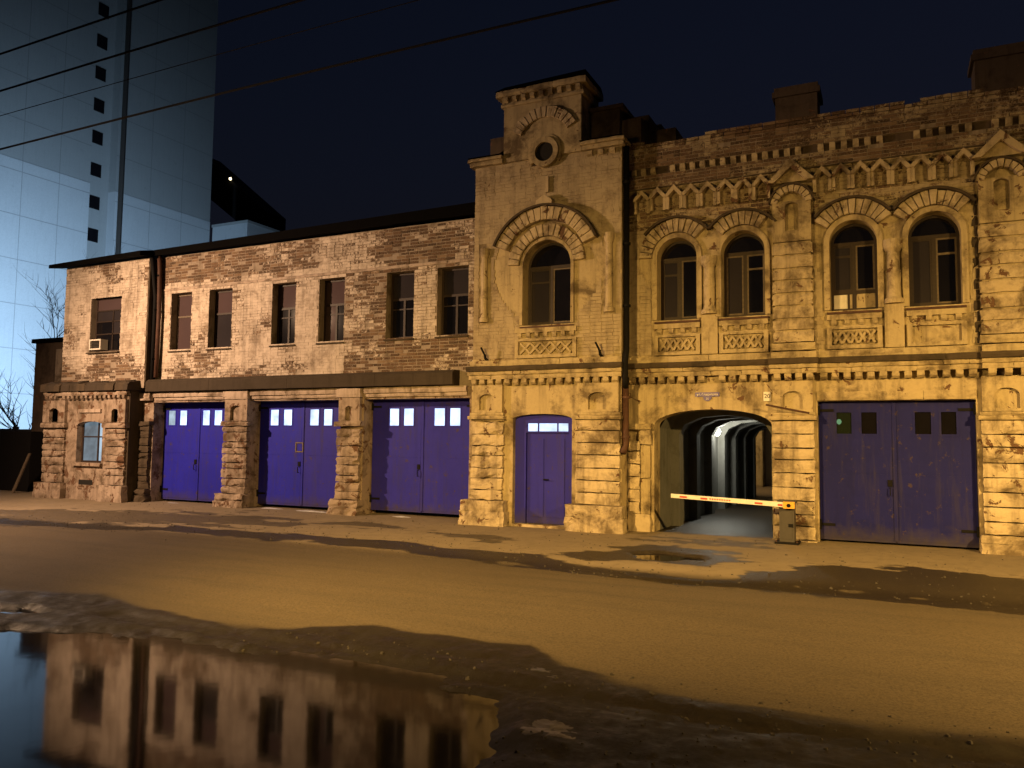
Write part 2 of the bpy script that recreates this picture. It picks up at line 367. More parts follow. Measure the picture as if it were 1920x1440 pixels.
# ------------------------------------------------------------------ wall tools
def wall_cells(mb, x0, x1, z0, z1, y0, y1, holes):
    xs = sorted(set([x0, x1]+[min(max(h[k], x0), x1) for h in holes for k in (0, 1)]))
    zs = sorted(set([z0, z1]+[min(max(h[k], z0), z1) for h in holes for k in (2, 3)]))
    solid = {}
    for i in range(len(xs)-1):
        for j in range(len(zs)-1):
            cx = (xs[i]+xs[i+1])/2; cz = (zs[j]+zs[j+1])/2
            solid[i, j] = not any(h[0] < cx < h[1] and h[2] < cz < h[3] for h in holes)
    for (i, j), s in solid.items():
        if not s: continue
        a, b, c, d = xs[i], xs[i+1], zs[j], zs[j+1]
        mb.add([(a,y0,c),(b,y0,c),(b,y0,d),(a,y0,d)], [(0,1,2,3)]); mb.add([(a,y1,c),(b,y1,c),(b,y1,d),(a,y1,d)], [(3,2,1,0)])
        if not solid.get((i-1, j)): mb.add([(a,y0,c),(a,y0,d),(a,y1,d),(a,y1,c)], [(0,1,2,3)])
        if not solid.get((i+1, j)): mb.add([(b,y0,c),(b,y1,c),(b,y1,d),(b,y0,d)], [(0,1,2,3)])
        if not solid.get((i, j-1)): mb.add([(a,y0,c),(a,y1,c),(b,y1,c),(b,y0,c)], [(0,1,2,3)])
        if not solid.get((i, j+1)): mb.add([(a,y0,d),(b,y0,d),(b,y1,d),(a,y1,d)], [(0,1,2,3)])
def arch_fill(mb, cx, cz, rx, rz, ztop, y0, y1, n=12):
    for s in (-1, 1):
        arc = [(cx+s*rx*math.cos(a), cz+rz*math.sin(a)) for a in [math.pi/2*k/n for k in range(n+1)]]
        poly = arc+[(cx, ztop+0.0), (cx+s*rx, ztop)] if ztop > cz+rz+1e-4 else arc+[(cx+s*rx, ztop)]
        # split in quads so that every face stays flat and convex
        for k in range(n):
            p, q = arc[k], arc[k+1]
            vs = [(p[0],y0,p[1]),(q[0],y0,q[1]),(q[0],y0,ztop),(p[0],y0,ztop),(p[0],y1,p[1]),(q[0],y1,q[1]),(q[0],y1,ztop),(p[0],y1,ztop)]
            mb.add(vs, [(0,1,2,3),(7,6,5,4),(0,4,5,1)])
BMESH = {}
def brick_mesh(matname, tone, paint):
    k = (matname, tone, paint)
    if k not in BMESH:
        mb = MB(); rd = random.Random(hash(k) & 65535)
        j = lambda a: rd.uniform(-a, a)
        vs = [(-.5+j(.02),.03,-.5+j(.05)),(.5+j(.02),.03,-.5+j(.05)),(.5+j(.02),.03,.5+j(.05)),(-.5+j(.02),.03,.5+j(.05))]
        vs += [(x*.98, .004, z*.93) for x, _, z in vs]+[(x*.94+j(.01), -.002+j(.002), z*.8) for x, _, z in vs[:4]]
        mb.add(vs, [(0,1,5,4),(1,2,6,5),(2,3,7,6),(3,0,4,7),(4,5,9,8),(5,6,10,9),(6,7,11,10),(7,4,8,11),(8,9,10,11)], (tone, paint))
        BMESH[k] = mb.mesh('brick', MAT[matname])
    return BMESH[k]
class Bricks:
    def __init__(s, building, matname): s.b = building; s.m = matname; s.l = []
    def fill(s, x0, x1, z0, z1, yf, holes, paint, top=None, skip=None):
        H = .077; L = .252; nrow = int(round((z1-z0)/H)); h = (z1-z0)/nrow
        for r in range(nrow):
            zc = z0+(r+.5)*h
            cuts = []
            for ho in holes:
                c = ho(zc)
                if c: cuts.append(c)
            x = x0-(L*.5 if r % 2 else 0)+random.uniform(-.01,.01)
            while x < x1:
                ln = L if random.random() > .12 else L*.5
                segs = [(max(x, x0), min(x+ln, x1))]; x += ln
                for a, b in cuts:
                    ns = []
                    for p, q_ in segs:
                        if b <= p or a >= q_: ns.append((p, q_))
                        else:
                            if a-p > .0: ns.append((p, a))
                            if q_-b > .0: ns.append((b, q_))
                    segs = ns
                for p, q_ in segs:
                    if q_-p < .05: continue
                    xc = (p+q_)/2
                    if top and zc > top(xc): continue
                    if skip and skip(xc, zc): continue
                    pt = float(paint(xc, zc))+random.uniform(-.09,.09)
                    s.l.append((xc, zc, q_-p-(.0015 if pt > .78 else .005 if pt > .6 else .011), h-(.0015 if pt > .78 else .006 if pt > .6 else .012), yf, min(1, max(0, pt)), random.random()))
    def build(s, vis, n=300):
        cand = sorted([i for i, b in enumerate(s.l) if vis(b[0], b[1]) and b[2] > .16], key=lambda i: (s.l[i][0])**2+(16+s.l[i][4])**2+(s.l[i][1]-1.82)**2)
        ind = set(cand[:n]); mb = MB()
        for i, (xc, zc, w, h, yf, pt, tn) in enumerate(s.l):
            dep = random.uniform(0, .016)*(1-pt)+random.uniform(-.003,.003)*(1.2-pt)
            if random.random() < .02*(1-pt): dep += .02
            if i in ind:
                pq = round(pt*4)/4; tq = round(tn*4)/4
                link('brick', brick_mesh(s.m, tq, pq), s.b, (xc, yf+dep, zc), (w, 1, h))
            else:
                a, b_ = w/2, h/2; j = lambda: random.uniform(-.003,.003)
                y0 = yf+dep; c, fx, fz = (.002,.985,.96) if pt > .78 else (.006,.95,.84)
                vs = [(xc-a+j(),y0+c,zc-b_+j()),(xc+a+j(),y0+c,zc-b_+j()),(xc+a+j(),y0+c,zc+b_+j()),(xc-a+j(),y0+c,zc+b_+j())]
                vs += [(xc+(x_-xc)*fx,y0,zc+(z_-zc)*fz) for x_, _, z_ in vs]+[(x_,yf+.05,z_) for x_, _, z_ in vs]
                mb.add(vs, [(4,5,6,7),(0,1,5,4),(1,2,6,5),(2,3,7,6),(3,0,4,7),(8,9,1,0),(9,10,2,1),(10,11,3,2),(11,8,0,3)], (tn, pt))
        o = mb.build('brickwork', MAT[s.m], s.b, fix=False); o['kind'] = 'stuff'
def rect_hole(a, b, c, d): return lambda z: (a, b) if c < z < d else None
def circ_hole(cx, cz, r): return lambda z: (cx-math.sqrt(r*r-(z-cz)**2), cx+math.sqrt(r*r-(z-cz)**2)) if abs(z-cz) < r else None

def block(b, mat, x0, x1, yf, yb, z0, z1, name='stone_block', er=.012, sides=True):
    nx_ = max(2, min(6, int((x1-x0)/.14))); nz_ = 3 if z1-z0 > .15 else 2
    vs = []; fs = []
    for j in range(nz_+1):
        for i in range(nx_+1):
            u = i/nx_; v = j/nz_; e = (i in (0, nx_))+(j in (0, nz_))
            vs.append((x0+(x1-x0)*u+random.uniform(-er,er)*.8, yf+(e*.013)+random.uniform(0,er)+(random.random() < .06)*er*2.2*(e > 0), z0+(z1-z0)*v+random.uniform(-er,er)*.55))
    n0 = len(vs); ring = [i for i in range(nx_+1)]+[(j+1)*(nx_+1)-1 for j in range(1, nz_+1)]+[nz_*(nx_+1)+i for i in range(nx_-1,-1,-1)]+[j*(nx_+1) for j in range(nz_-1,0,-1)]
    for j in range(nz_):
        for i in range(nx_):
            a = j*(nx_+1)+i; fs.append((a, a+1, a+nx_+2, a+nx_+1))
    for k in ring: vs.append((vs[k][0], yb, vs[k][2]))
    m = len(ring)
    for k in range(m): fs.append((ring[(k+1) % m], ring[k], n0+k, n0+(k+1) % m))
    return MB().add(vs, fs).build(name, mat, b, fix=False)
def course(b, mat, x0, x1, yf, yb, z0, z1, seg=.7, name='cornice_stone', er=.008):
    x = x0
    while x < x1-.02:
        l = seg*random.uniform(.7,1.3); e = x+l
        if x1-e < seg*.4: e = x1
        block(b, mat, x+.002, e-.002, yf+random.uniform(-.008,.008), yb, z0+.001, z1-.001, name, er); x = e
DENT = {}
def dentil(b, mat, x, yf, z0, w, h, d, name='dentil'):
    k = (mat.name, w, h, d, random.randint(0, 3))
    if k not in DENT:
        mb = MB(); j = lambda: random.uniform(-.006,.006)
        vs = [(-w/2+j(),j(),h*.35+j()),(w/2+j(),j(),h*.35+j()),(w/2+j(),j(),h+j()),(-w/2+j(),j(),h+j()),(-w/2,d,0),(w/2,d,0),(w/2,d,h),(-w/2,d,h),(-w/2+j(),d*.45,j()),(w/2+j(),d*.45,j())]
        mb.add(vs, [(0,1,2,3),(8,9,1,0),(4,5,9,8),(3,2,6,7),(1,9,5,6,2),(0,3,7,4,8)])
        DENT[k] = mb.mesh(name, mat)
    return link(name, DENT[k], b, (x, yf, z0))
def dentils(b, mat, x0, x1, yf, z0, h, step=.215, w=.115, d=.12):
    n = max(1, int(round((x1-x0)/step))); st = (x1-x0)/n
    for i in range(n):
        if random.random() < .04: continue
        dentil(b, mat, x0+(i+.5)*st, yf, z0, w, h, d)
def voussoirs(b, mat, cx, cz, r0, r1, a0, a1, n, yf, yb, gap=.012, name='voussoir', keep=None):
    for i in range(n):
        p = math.radians(a0+(a1-a0)*i/n); q_ = math.radians(a0+(a1-a0)*(i+1)/n); g0 = gap/r0; 
        pr = random.uniform(-.012,.012); dr = random.uniform(-.012,.012)
        pts = []
        for rr in (r0, r1+dr):
            gg = gap/2/rr
            for k in range(3):
                a = p+gg+(q_-p-2*gg)*k/2; pts.append((cx+rr*math.cos(a), cz+rr*math.sin(a)))
        mid = pts[4]
        if keep and not keep(*mid): continue
        ch = .012
        vs = [(x,yb,z) for x, z in pts]+[(x,yf+ch+pr,z) for x, z in pts]
        c_ = (sum(x for x, z in pts)/6, sum(z for x, z in pts)/6)
        vs += [(c_[0]+(x-c_[0])*.88, yf+pr+random.uniform(-.004,.004), c_[1]+(z-c_[1])*.9) for x, z in pts]
        ring = [0,1,2,5,4,3]
        fs = [(12,13,16,15),(13,14,17,16)]
        for k in range(6):
            a, c = ring[k], ring[(k+1) % 6]; fs += [(6+a, 6+c, 12+c, 12+a), (a, c, 6+c, 6+a)]
        MB().add(vs, fs).build(name, mat, b)
def arch_band(b, mat, cx, cz, r0, r1, a0, a1, yf, yb, name='arch_band', n=20):
    mb = MB()
    for i in range(n):
        p = math.radians(a0+(a1-a0)*i/n); q_ = math.radians(a0+(a1-a0)*(i+1)/n)
        P = [(cx+r*math.cos(a), cz+r*math.sin(a)) for r in (r0, r1) for a in (p, q_)]
        vs = [(x,yf,z) for x, z in P]+[(x,yb,z) for x, z in P]
        fs = [(0,1,3,2),(0,4,5,1),(2,3,7,6)]
        if i == 0: fs.append((0,2,6,4))
        if i == n-1: fs.append((1,5,7,3))
        mb.add(vs, fs)
    return mb.build(name, mat, b)
def niche(b, mat, x0, x1, yf, yb, z0, z1, nx0, nx1, nz0, nspring, name='niche_panel'):
    mb = MB(); r = (nx1-nx0)/2; top = nspring+r*.6
    wall_cells(mb, x0, x1, z0, z1, yf, yb, [(nx0, nx1, nz0, top)])
    arch_fill(mb, (nx0+nx1)/2, nspring, r, r*.6, top, yf, yb-.004, 8)
    mb.box(nx0-.02, nx1+.02, yb-.05, yb-.03, nz0-.02, top+.02)
    return mb.build(name, mat, b)
def bars(mb, rects, y0, y1):
    for a, b, c, d in rects: mb.box(a, b, y0, y1, c, d)
def window_rect(b, x0, x1, z0, z1, y, glassmats, style=0, fm='frame', sill=True):
    w = .055; mb = MB(); zt = z0+(z1-z0)*.60; xm = (x0+x1)/2
    R = [(x0,x0+w,z0,z1),(x1-w,x1,z0,z1),(x0+w,x1-w,z0,z0+w),(x0+w,x1-w,z1-w,z1)]
    P = []
    if style == 0:      # T window: transom and one mullion below it
        R += [(x0+w,x1-w,zt-.03,zt+.03),(xm-.03,xm+.03,z0+w,zt-.03)]
        P = [(x0+w,x1-w,zt+.03,z1-w),(x0+w,xm-.03,z0+w,zt-.03),(xm+.03,x1-w,z0+w,zt-.03)]
    elif style == 1:    # plain with one light bar
        R += [(x0+w,x1-w,zt-.025,zt+.025)]; P = [(x0+w,x1-w,zt+.025,z1-w),(x0+w,x1-w,z0+w,zt-.025)]
    elif style == 2:    # grid window 2 x 4
        P = []
        hs = [z0+w, z0+(z1-z0)*.33, z0+(z1-z0)*.56, z0+(z1-z0)*.76, z1-w]
        for k in range(1, 4): R.append((x0+w,x1-w,hs[k]-.018,hs[k]+.018))
        R.append((xm-.018+.1,xm+.018+.1,z0+w,hs[3]-.018))
        for k in range(4):
            lo = hs[k]+(.018 if k else 0); hi = hs[k+1]-(.018 if k < 3 else 0)
            if k < 3: P += [(x0+w,xm+.082,lo,hi),(xm+.118,x1-w,lo,hi)]
            else: P.append((x0+w,x1-w,lo,hi))
    bars(mb, R, y, y+.06); o = mb.build('window', MAT[fm], b)
    for k, (a, c, d, e) in enumerate(P):
        g_ = glassmats[k % len(glassmats)]
        MB().box(a-.006, c+.006, y+.022, y+.03, d-.006, e+.006).build('pane', MAT[g_], o)
    if style == 0:
        mb = MB(); bars(mb, [(x0+w,xm-.03,z0+(z1-z0)*.44,z0+(z1-z0)*.44+.03),(xm+.03,x1-w,z0+(z1-z0)*.44,z0+(z1-z0)*.44+.03)], y+.005, y+.05); mb.build('glazing_bar', MAT[fm], o)
    if sill: MB().prismx([(y-.26,z0-.06),(y+.05,z0-.05),(y+.05,z0-.002),(y-.26,z0-.025)], x0-.03, x1+.03).build('sill', MAT['soot_shade'], o)
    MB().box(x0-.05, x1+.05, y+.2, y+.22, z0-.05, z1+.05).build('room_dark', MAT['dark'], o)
    return o
def window_arch(b, cx, r, z0, cz, y, variant=0, fm='frame'):
    w = .05; mb = MB(); x0, x1 = cx-r, cx+r; zt = cz+.02; ri = r-w
    bars(mb, [(x0,x0+w,z0,cz),(x1-w,x1,z0,cz),(x0+w,x1-w,z0,z0+w+.02),(x0+w,x1-w,zt-.035,zt+.035),(cx-.035,cx+.035,z0+w+.02,zt-.035)], y, y+.07)
    for i in range(16):
        p = math.pi*i/16; q_ = math.pi*(i+1)/16
        P = [(cx+rr*math.cos(a), cz+rr*math.sin(a)) for rr in (ri, r) for a in (p, q_)]
        mb.add([(x,y,z) for x, z in P]+[(x,y+.07,z) for x, z in P], [(0,1,3,2),(0,4,5,1),(2,3,7,6)])
    o = mb.build('window', MAT[fm], b)
    lun = [(cx+(ri+.01)*math.cos(math.pi*k/16), zt+.03+max(0, (ri)*math.sin(math.pi*k/16)-.03)) for k in range(17)]
    MB().prism(lun, y+.03, y+.038).build('pane', MAT['glass'], o)
    zl = z0+w+.02; lights = [(x0+w,cx-.035),(cx+.035,x1-w)]
    if variant == 2:
        zb = z0+.34
        for (a, c), k in zip([(x0+w,cx-.12),(cx-.08,x1-w)], (0, 1)):
            MB().box(a, c, y+.02, y+.035, z0+w, zb).build('board', MAT['white'] if k == 0 else MAT['stoneR'], o)
        bars2 = MB(); bars(bars2, [(x0+w,x1-w,zb,zb+.07),(cx-.12,cx-.08,z0+w,zb)], y+.004, y+.06); bars2.build('glazing_bar', MAT[fm], o)
        zl = zb+.07
    for k, (a, c) in enumerate(lights):
        mb2 = MB(); s = .03
        bars(mb2, [(a,a+s,zl,zt-.035),(c-s,c,zl,zt-.035),(a+s,c-s,zl,zl+s),(a+s,c-s,zt-.035-s,zt-.035)], y+.012, y+.055)
        if (variant+k) % 2 == 0:
            zz = zl+(zt-zl)*.72; bars(mb2, [(a+s,c-s,zz,zz+.04)], y+.012, y+.055)
        mb2.build('casement', MAT['framep' if k == 1 or variant == 1 else fm], o)
        MB().box(a+s-.005, c-s+.005, y+.03, y+.036, zl+s-.005, zt-.03-s).build('pane', MAT['glass' if k else 'grey'], o)
    MB().prismx([(y-.30,z0-.07),(y+.05,z0-.06),(y+.05,z0-.002),(y-.30,z0-.03)], x0-.06, x1+.06).build('sill', MAT['rust'], o)
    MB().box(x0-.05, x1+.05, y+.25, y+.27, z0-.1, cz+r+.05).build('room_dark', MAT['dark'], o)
    return o
def gate_leaf(b, x0, x1, z0, z1, y, panes, mat, pz0, pz1, panemats, hinge_side, name='gate_leaf', seam=.48):
    mb = MB(); wall_cells(mb, x0, x1, z0, z1, y, y+.05, [(a, c, pz0, pz1) for a, c in panes])
    o = mb.build(name, MAT[mat], b)
    for (a, c), pm in zip(panes, panemats):
        MB().box(a-.01, c+.01, y+.02, y+.03, pz0-.01, pz1+.01).build('pane', MAT[pm], o)
        f = MB(); bars(f, [(a-.035,a,pz0-.035,pz1+.035),(c,c+.035,pz0-.035,pz1+.035),(a,c,pz0-.035,pz0),(a,c,pz1,pz1+.035)], y-.008, y-.0005); f.build('pane_frame', MAT[mat], o)
    zs = z0+(z1-z0)*seam
    for lo, hi in ((z0+.05, zs-.006), (zs+.006, pz0-.07)):
        MB().box(x0+.04, x1-.04, y-.006, y-.0005, lo, hi).build('sheet_panel', MAT[mat], o)
    xh = x0 if hinge_side < 0 else x1
    for zz in (z0+.28, z1-.17):
        h = MB(); h.box(min(xh, xh-hinge_side*.26), max(xh, xh-hinge_side*.26), y-.022, y-.0085, zz-.025, zz+.025)
        h.tube([(xh, y-.03, zz-.09), (xh, y-.03, zz+.09)], .028, 8); h.build('hinge', MAT['black'], o)
    return o
def gate(b, x0, x1, z0, z1, y, panes, mat, pz0, pz1, pms, mat2=None):
    xm = (x0+x1)/2
    gate_leaf(b, x0+.01, xm-.008, z0, z1, y, panes[:2], mat, pz0, pz1, pms[:2], -1)
    gate_leaf(b, xm+.008, x1-.01, z0, z1, y+.004, panes[2:], mat2 or mat, pz0, pz1, pms[2:], 1)
    MB().box(xm-.035, xm+.03, y-.016, y-.009, z0+.03, z1-.03).build('cover_strip', MAT[mat], b)
    lk = MB(); lk.box(xm-.13, xm-.05, y-.03, y-.0085, z0+1.02, z0+1.14); lk.tube([(xm-.09,y-.03,z0+1.0),(xm-.09,y-.075,z0+1.0),(xm-.09,y-.075,z0+.86),(xm-.09,y-.03,z0+.86)], .011, 6)
    lk.build('latch', MAT['black'], b)

# ================================================================== GARAGE WING (left)
GB = thing('garage_wing', 'two-storey whitewashed brick garage wing with three blue double gates, left of the tower', 'building', (-14, 0, 0))
WL = [(-18.52,-17.72),(-17.05,-16.20),(-14.78,-13.98),(-13.22,-12.42),(-11.15,-10.35),(-9.70,-8.86)]
wz0, wz1 = 4.27, 5.90
holesL = [(a, b, wz0, wz1) for a, b in WL]
GATES = [(-18.92,-16.12),(-15.31,-12.35),(-11.66,-8.72)]
mb = MB(); wall_cells(mb, -19.1, -8.47, 3.05, 7.0, .012, .42, holesL); mb.build('wall', MAT['mortar'], GB)
mb = MB(); wall_cells(mb, -19.42, -8.47, -.1, 3.05, -.1, .5, [(a, b, -.2, 2.79) for a, b in GATES]); mb.build('lower_wall', MAT['stoneL'], GB)
# bay at the far end: upper and lower storeys step forward
BYU, BYL = -.33, -.55
mb = MB(); wall_cells(mb, -22.68, -19.1, 3.2, 6.92, BYU+.012, .4, [(-21.48,-20.18,4.30,5.93)]); mb.build('bay_wall', MAT['mortar'], GB)
mb = MB(); lw = (-21.53,-20.43,1.05,2.245)
wall_cells(mb, -22.93, -19.42, -.1, 3.2, BYL, .45, [lw]); arch_fill(mb, -20.98, 2.13, .55, .115, 2.245, BYL, BYL+.3, 8); mb.build('bay_lower_wall', MAT['stoneL'], GB)
def paintL(x, z):
    n = float(fbm(x*1.1, z*1.5, 2)); n2 = float(fbm(x*4.5, z*7, 6))
    p = .95
    if z > 6.02: p = .30+.35*(z < 6.2)+.6*max(0, 1-abs(x+13.3)/1.4-(z-6.0)*.8)
    if z < 4.22: p = .68-.14*(z < 3.75)-.18*(x > -12.4)
    if x > -12.35 and 4.22 <= z <= 6.02: p = .30 if x < -11.2 else (.9 if -10.35 < x < -9.7 else .36)
    if x > -11.2 and z > 6.0: p = .22
    if -17.8 < x < -17.0 and 4.2 < z < 5.9: p = .66
    return p+.06+(n-.5)*1.7+(n2-.5)*.9
def paintB(x, z):
    n = float(fbm(x*1.1, z*1.5, 2)); n2 = float(fbm(x*4.5, z*7, 6))
    p = 1.0
    if z > 6.3: p = .62
    if z < 4.2: p = .62-.25*(z < 3.9)
    return p+(n-.5)*1.7+(n2-.5)*.8
BK = Bricks(GB, 'brickL')
BK.fill(-19.06, -8.47, 3.44, 6.98, 0, [rect_hole(a, b, wz0, wz1) for a, b in WL], paintL)
BK.fill(-22.68, -19.1, 3.42, 6.9, BYU, [rect_hole(-21.48,-20.18,4.30,5.93)], paintB)
BK.build(lambda x, z: x > -13 and z > 3.5)
course(GB, MAT['plasL'], -19.05, -8.47, -.035, .05, 5.98, 6.05, 1.3, 'string_course')
for i, (a, b) in enumerate(WL):
    gm = [['mauve','mauve','grey'],['mauve','grey','grey'],['mauve','glass','glass'],['mauve','mauve','glass'],['grey','glass','glass'],['grey','glass','glass']][i]
    window_rect(GB, a, b, wz0, wz1, .22, gm, 1 if i < 2 else 0, 'framep' if i in (0,) else 'frame')
window_rect(GB, -21.48, -20.18, 4.30, 5.93, BYU+.18, ['glass','glass','glass','grey','grey','grey','mauve'], 2)
# window of the bay's ground floor, lit behind a curtain
wo = MB(); bars(wo, [(-21.53,-21.47,1.05,2.13),(-20.49,-20.43,1.05,2.13),(-21.47,-20.49,1.05,1.11),(-20.85,-20.80,1.11,2.2),(-21.47,-20.85,1.78,1.82),(-20.80,-20.49,1.78,1.82)], BYL+.17, BYL+.23)
wo = wo.build('window', MAT['frame'], GB)
for a, c, m in ((-21.47,-20.85,'litc'),(-20.80,-20.60,'litd'),(-20.60,-20.49,'lit')):
    MB().box(a, c, BYL+.2, BYL+.21, 1.11, 2.24).build('pane', MAT[m], wo)
MB().box(-21.6, -20.36, BYL-.09, BYL+.16, .96, 1.045).build('sill', MAT['stoneL'], wo)
MB().box(-19.415, -19.36, BYL+.01, -.1, -.1, 3.1).build('shaded_return', MAT['soot_shade'], GB); MB().box(-19.1, -19.06, BYU+.02, 0, 3.4, 6.9).build('shaded_return', MAT['soot_shade'], GB)  # bay's side returns darkened by colour to stand for their shade
# bay pilasters
for x0, x1 in ((-22.97,-21.98),(-20.26,-19.40)):
    z = .46
    while z < 2.0:
        h = random.choice((.19,.24,.27)); block(GB, MAT['stoneL'], x0+random.uniform(0,.03), x1-random.uniform(0,.03), BYL-.09, BYL+.02, z, min(z+h-.02, 2.05), er=.02); z += h
    block(GB, MAT['stoneL'], x0-.12, x1+.1, BYL-.22, BYL+.02, -.1, .44, 'plinth', .035)
    course(GB, MAT['stoneL'], x0-.05, x1+.05, BYL-.15, BYL+.02, 2.06, 2.2, 1.2, 'impost')
    niche(GB, MAT['stoneL'], x0, x1, BYL-.1, BYL+.05, 2.21, 2.86, x0+.3, x1-.3, 2.22, 2.52)
course(GB, MAT['stoneL'], -22.98, -19.38, BYL-.12, BYL+.02, 2.99, 3.1, .6)
dentils(GB, MAT['stoneL'], -22.95, -19.42, BYL-.1, 2.87, .12, .2, .1, .1)
MB().box(-21.45, -20.5, BYL-.05, BYL+.01, 2.5, 2.6).build('label_mould', MAT['plasL'], GB)
MB().box(-21.35, -20.75, BYL-.004, BYL+.05, .42, .56).build('vent_hole', MAT['dark'], GB)
x = -23.1
while x < -19.3:
    e = min(x+random.uniform(.22,.5), -19.25); j1, j2, j3 = (random.uniform(-.05,.05) for _ in range(3))
    MB().prismx([(-.74+j1,3.12),(.3,3.12),(.3,3.45),(-.34,3.43+j3*.5),(-.66+j2,3.35+j2*.5),(-.73+j1,3.28+j2*.3)], x+.002, e-.002).build('ledge_stone', MAT['soot_shade' if random.random() < .35 else 'beam'], GB); x = e
# beam over the gates and mouldings between the piers
x = -19.02
for e in (-16.6,-13.9,-11.2,-9.05):
    MB().prismx([(-.34,3.09),(.0,3.07),(.0,3.44),(-.26,3.43),(-.34,3.36)], x+.003, e-.003).build('beam', MAT['beam'], GB); x = e
for (a, b) in GATES:
    course(GB, MAT['plasL'], a+.05, b-.05, -.22, -.05, 2.93, 3.065, 1.1, 'moulding'); course(GB, MAT['plasL'], a+.05, b-.05, -.17, -.05, 2.84, 2.925, 1.4, 'moulding')
for x0, x1 in ((-19.38,-18.95),(-16.16,-15.29),(-12.39,-11.68)):
    z = .36; SL = MAT['soot_shade'] if x0 < -19 else MAT['stoneL']  # end pier beside the bay has shade put into its colour
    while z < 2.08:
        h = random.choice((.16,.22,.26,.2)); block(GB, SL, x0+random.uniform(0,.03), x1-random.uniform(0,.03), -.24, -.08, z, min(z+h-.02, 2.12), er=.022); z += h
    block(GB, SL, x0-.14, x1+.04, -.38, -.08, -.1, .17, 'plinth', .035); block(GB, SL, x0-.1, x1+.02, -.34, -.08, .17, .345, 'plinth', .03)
    block(GB, SL, x0-.04, x1+.04, -.29, -.08, 2.13, 2.25, 'impost', .025)
    if x1-x0 > .5: niche(GB, MAT['stoneL'], x0+.06, x1-.02, -.22, -.09, 2.26, 2.83, x0+.26, x1-.24, 2.27, 2.56)
    block(GB, MAT['plasL'], x0, x1, -.27, -.08, 2.84, 3.05, 'capital')
PZ = (2.16, 2.57)
gate(GB, *GATES[0], .06, 2.79, .27, [(-18.75,-18.47),(-18.30,-18.02),(-17.42,-17.15),(-16.98,-16.69)], 'gate1', *PZ, ['litd','lit','lit','lit'])
gate(GB, *GATES[1], .08, 2.79, .27, [(-14.95,-14.67),(-14.50,-14.22),(-13.63,-13.34),(-13.18,-12.91)], 'gate1', *PZ, ['lit','lit','lit','lit'], 'gate2')
gate(GB, *GATES[2], .09, 2.79, .27, [(-11.15,-10.88),(-10.74,-10.46),(-9.88,-9.59),(-9.45,-9.17)], 'gate2', *PZ, ['lit','lit','lit','lit'])
mb = MB(); bars(mb, [(-13.83,-13.80,1.46,1.72),(-14.06,-14.03,1.46,1.72),(-14.03,-13.83,1.69,1.72),(-14.03,-13.83,1.46,1.49)], .245, .262); mb.build('notice_frame', MAT['framep'], GB)
# rest of the wing: side, back, roof
mb = MB(); mb.box(-22.66, -22.3, .41, 9, -.1, 6.9); mb.box(-22.3, -8.5, 8.7, 9, -.1, 6.95); mb.build('rear_wall', MAT['darkbrick'], GB)
MB().box(-22.2, -8.6, .46, 8.6, -.08, -.03).build('floor_slab', MAT['dark'], GB)
rf = MB().add([(-22.95,-.72,6.86),(-19.0,-.72,6.90),(-19.0,-.3,6.97),(-8.47,-.3,7.0),(-8.47,5,8.1),(-22.95,5,8.0),(-22.95,-.72,6.97),(-19.0,-.72,7.04),(-19.0,-.3,7.14),(-8.47,-.3,7.27),(-8.47,5,8.36),(-22.95,5,8.1)],
   [(0,1,2,3,4,5),(11,10,9,8,7,6),(0,6,7,1),(1,7,8,2),(2,8,9,3),(3,9,10,4),(4,10,11,5),(5,11,6,0)]).build('roof', MAT['roofm'], GB)
MB().add([(-22.95,5.02,8.05),(-8.47,5.02,8.3),(-8.47,9.3,7.0),(-22.95,9.3,6.95)], [(0,1,2,3)]).build('rear_roof', MAT['roofm'], GB)
for pts, m in (([(-18.92,-.14,7.0),(-18.9,-.12,6.6),(-18.86,-.12,5.2),(-18.88,-.12,3.5)], 'rust'), ([(-19.03,-.3,6.95),(-19.03,-.22,6.5),(-19.0,-.14,5.8),(-19.0,-.14,3.4)], 'black')):
    p = MB().tube(pts, .06, 10).build('drainpipe', MAT[m], GB, smooth=True)
    for zz in (4.0, 5.4, 6.4): MB().tube([(-18.93,-.12,zz),(-18.93,-.12,zz+.05)], .085, 10).build('pipe_clip', MAT['black'], p)

# ================================================================== TOWER AND RIGHT WING
RB = thing('corner_tower_building', 'ornate ochre brick building with gabled tower, arched windows, vaulted passage and blue gate', 'building', (-2, 0, 0))
TY = -.45
P_ = MAT['plasR']; ST = MAT['stoneR']
# tower body
twin = dict(cx=-6.68, r=.56, z0=4.32, cz=5.595)
mb = MB(); wall_cells(mb, -8.465, -5.005, -.1, 8.0, TY+.012, .6, [(-7.24,-6.12,4.32,6.155),(-7.455,-6.085,-.2,2.40)])
arch_fill(mb, -6.68, 5.595, .56, .56, 6.155, TY+.012, TY+.4); arch_fill(mb, -6.77, 2.29, .685, .11, 2.40, TY+.012, TY+.35, 10)
mb.build('tower_wall', P_, RB)
mb = MB(); mb.box(-8.44, -5.03, .601, 3.4, -.1, 7.95); mb.build('tower_core', MAT['darkbrick'], RB)
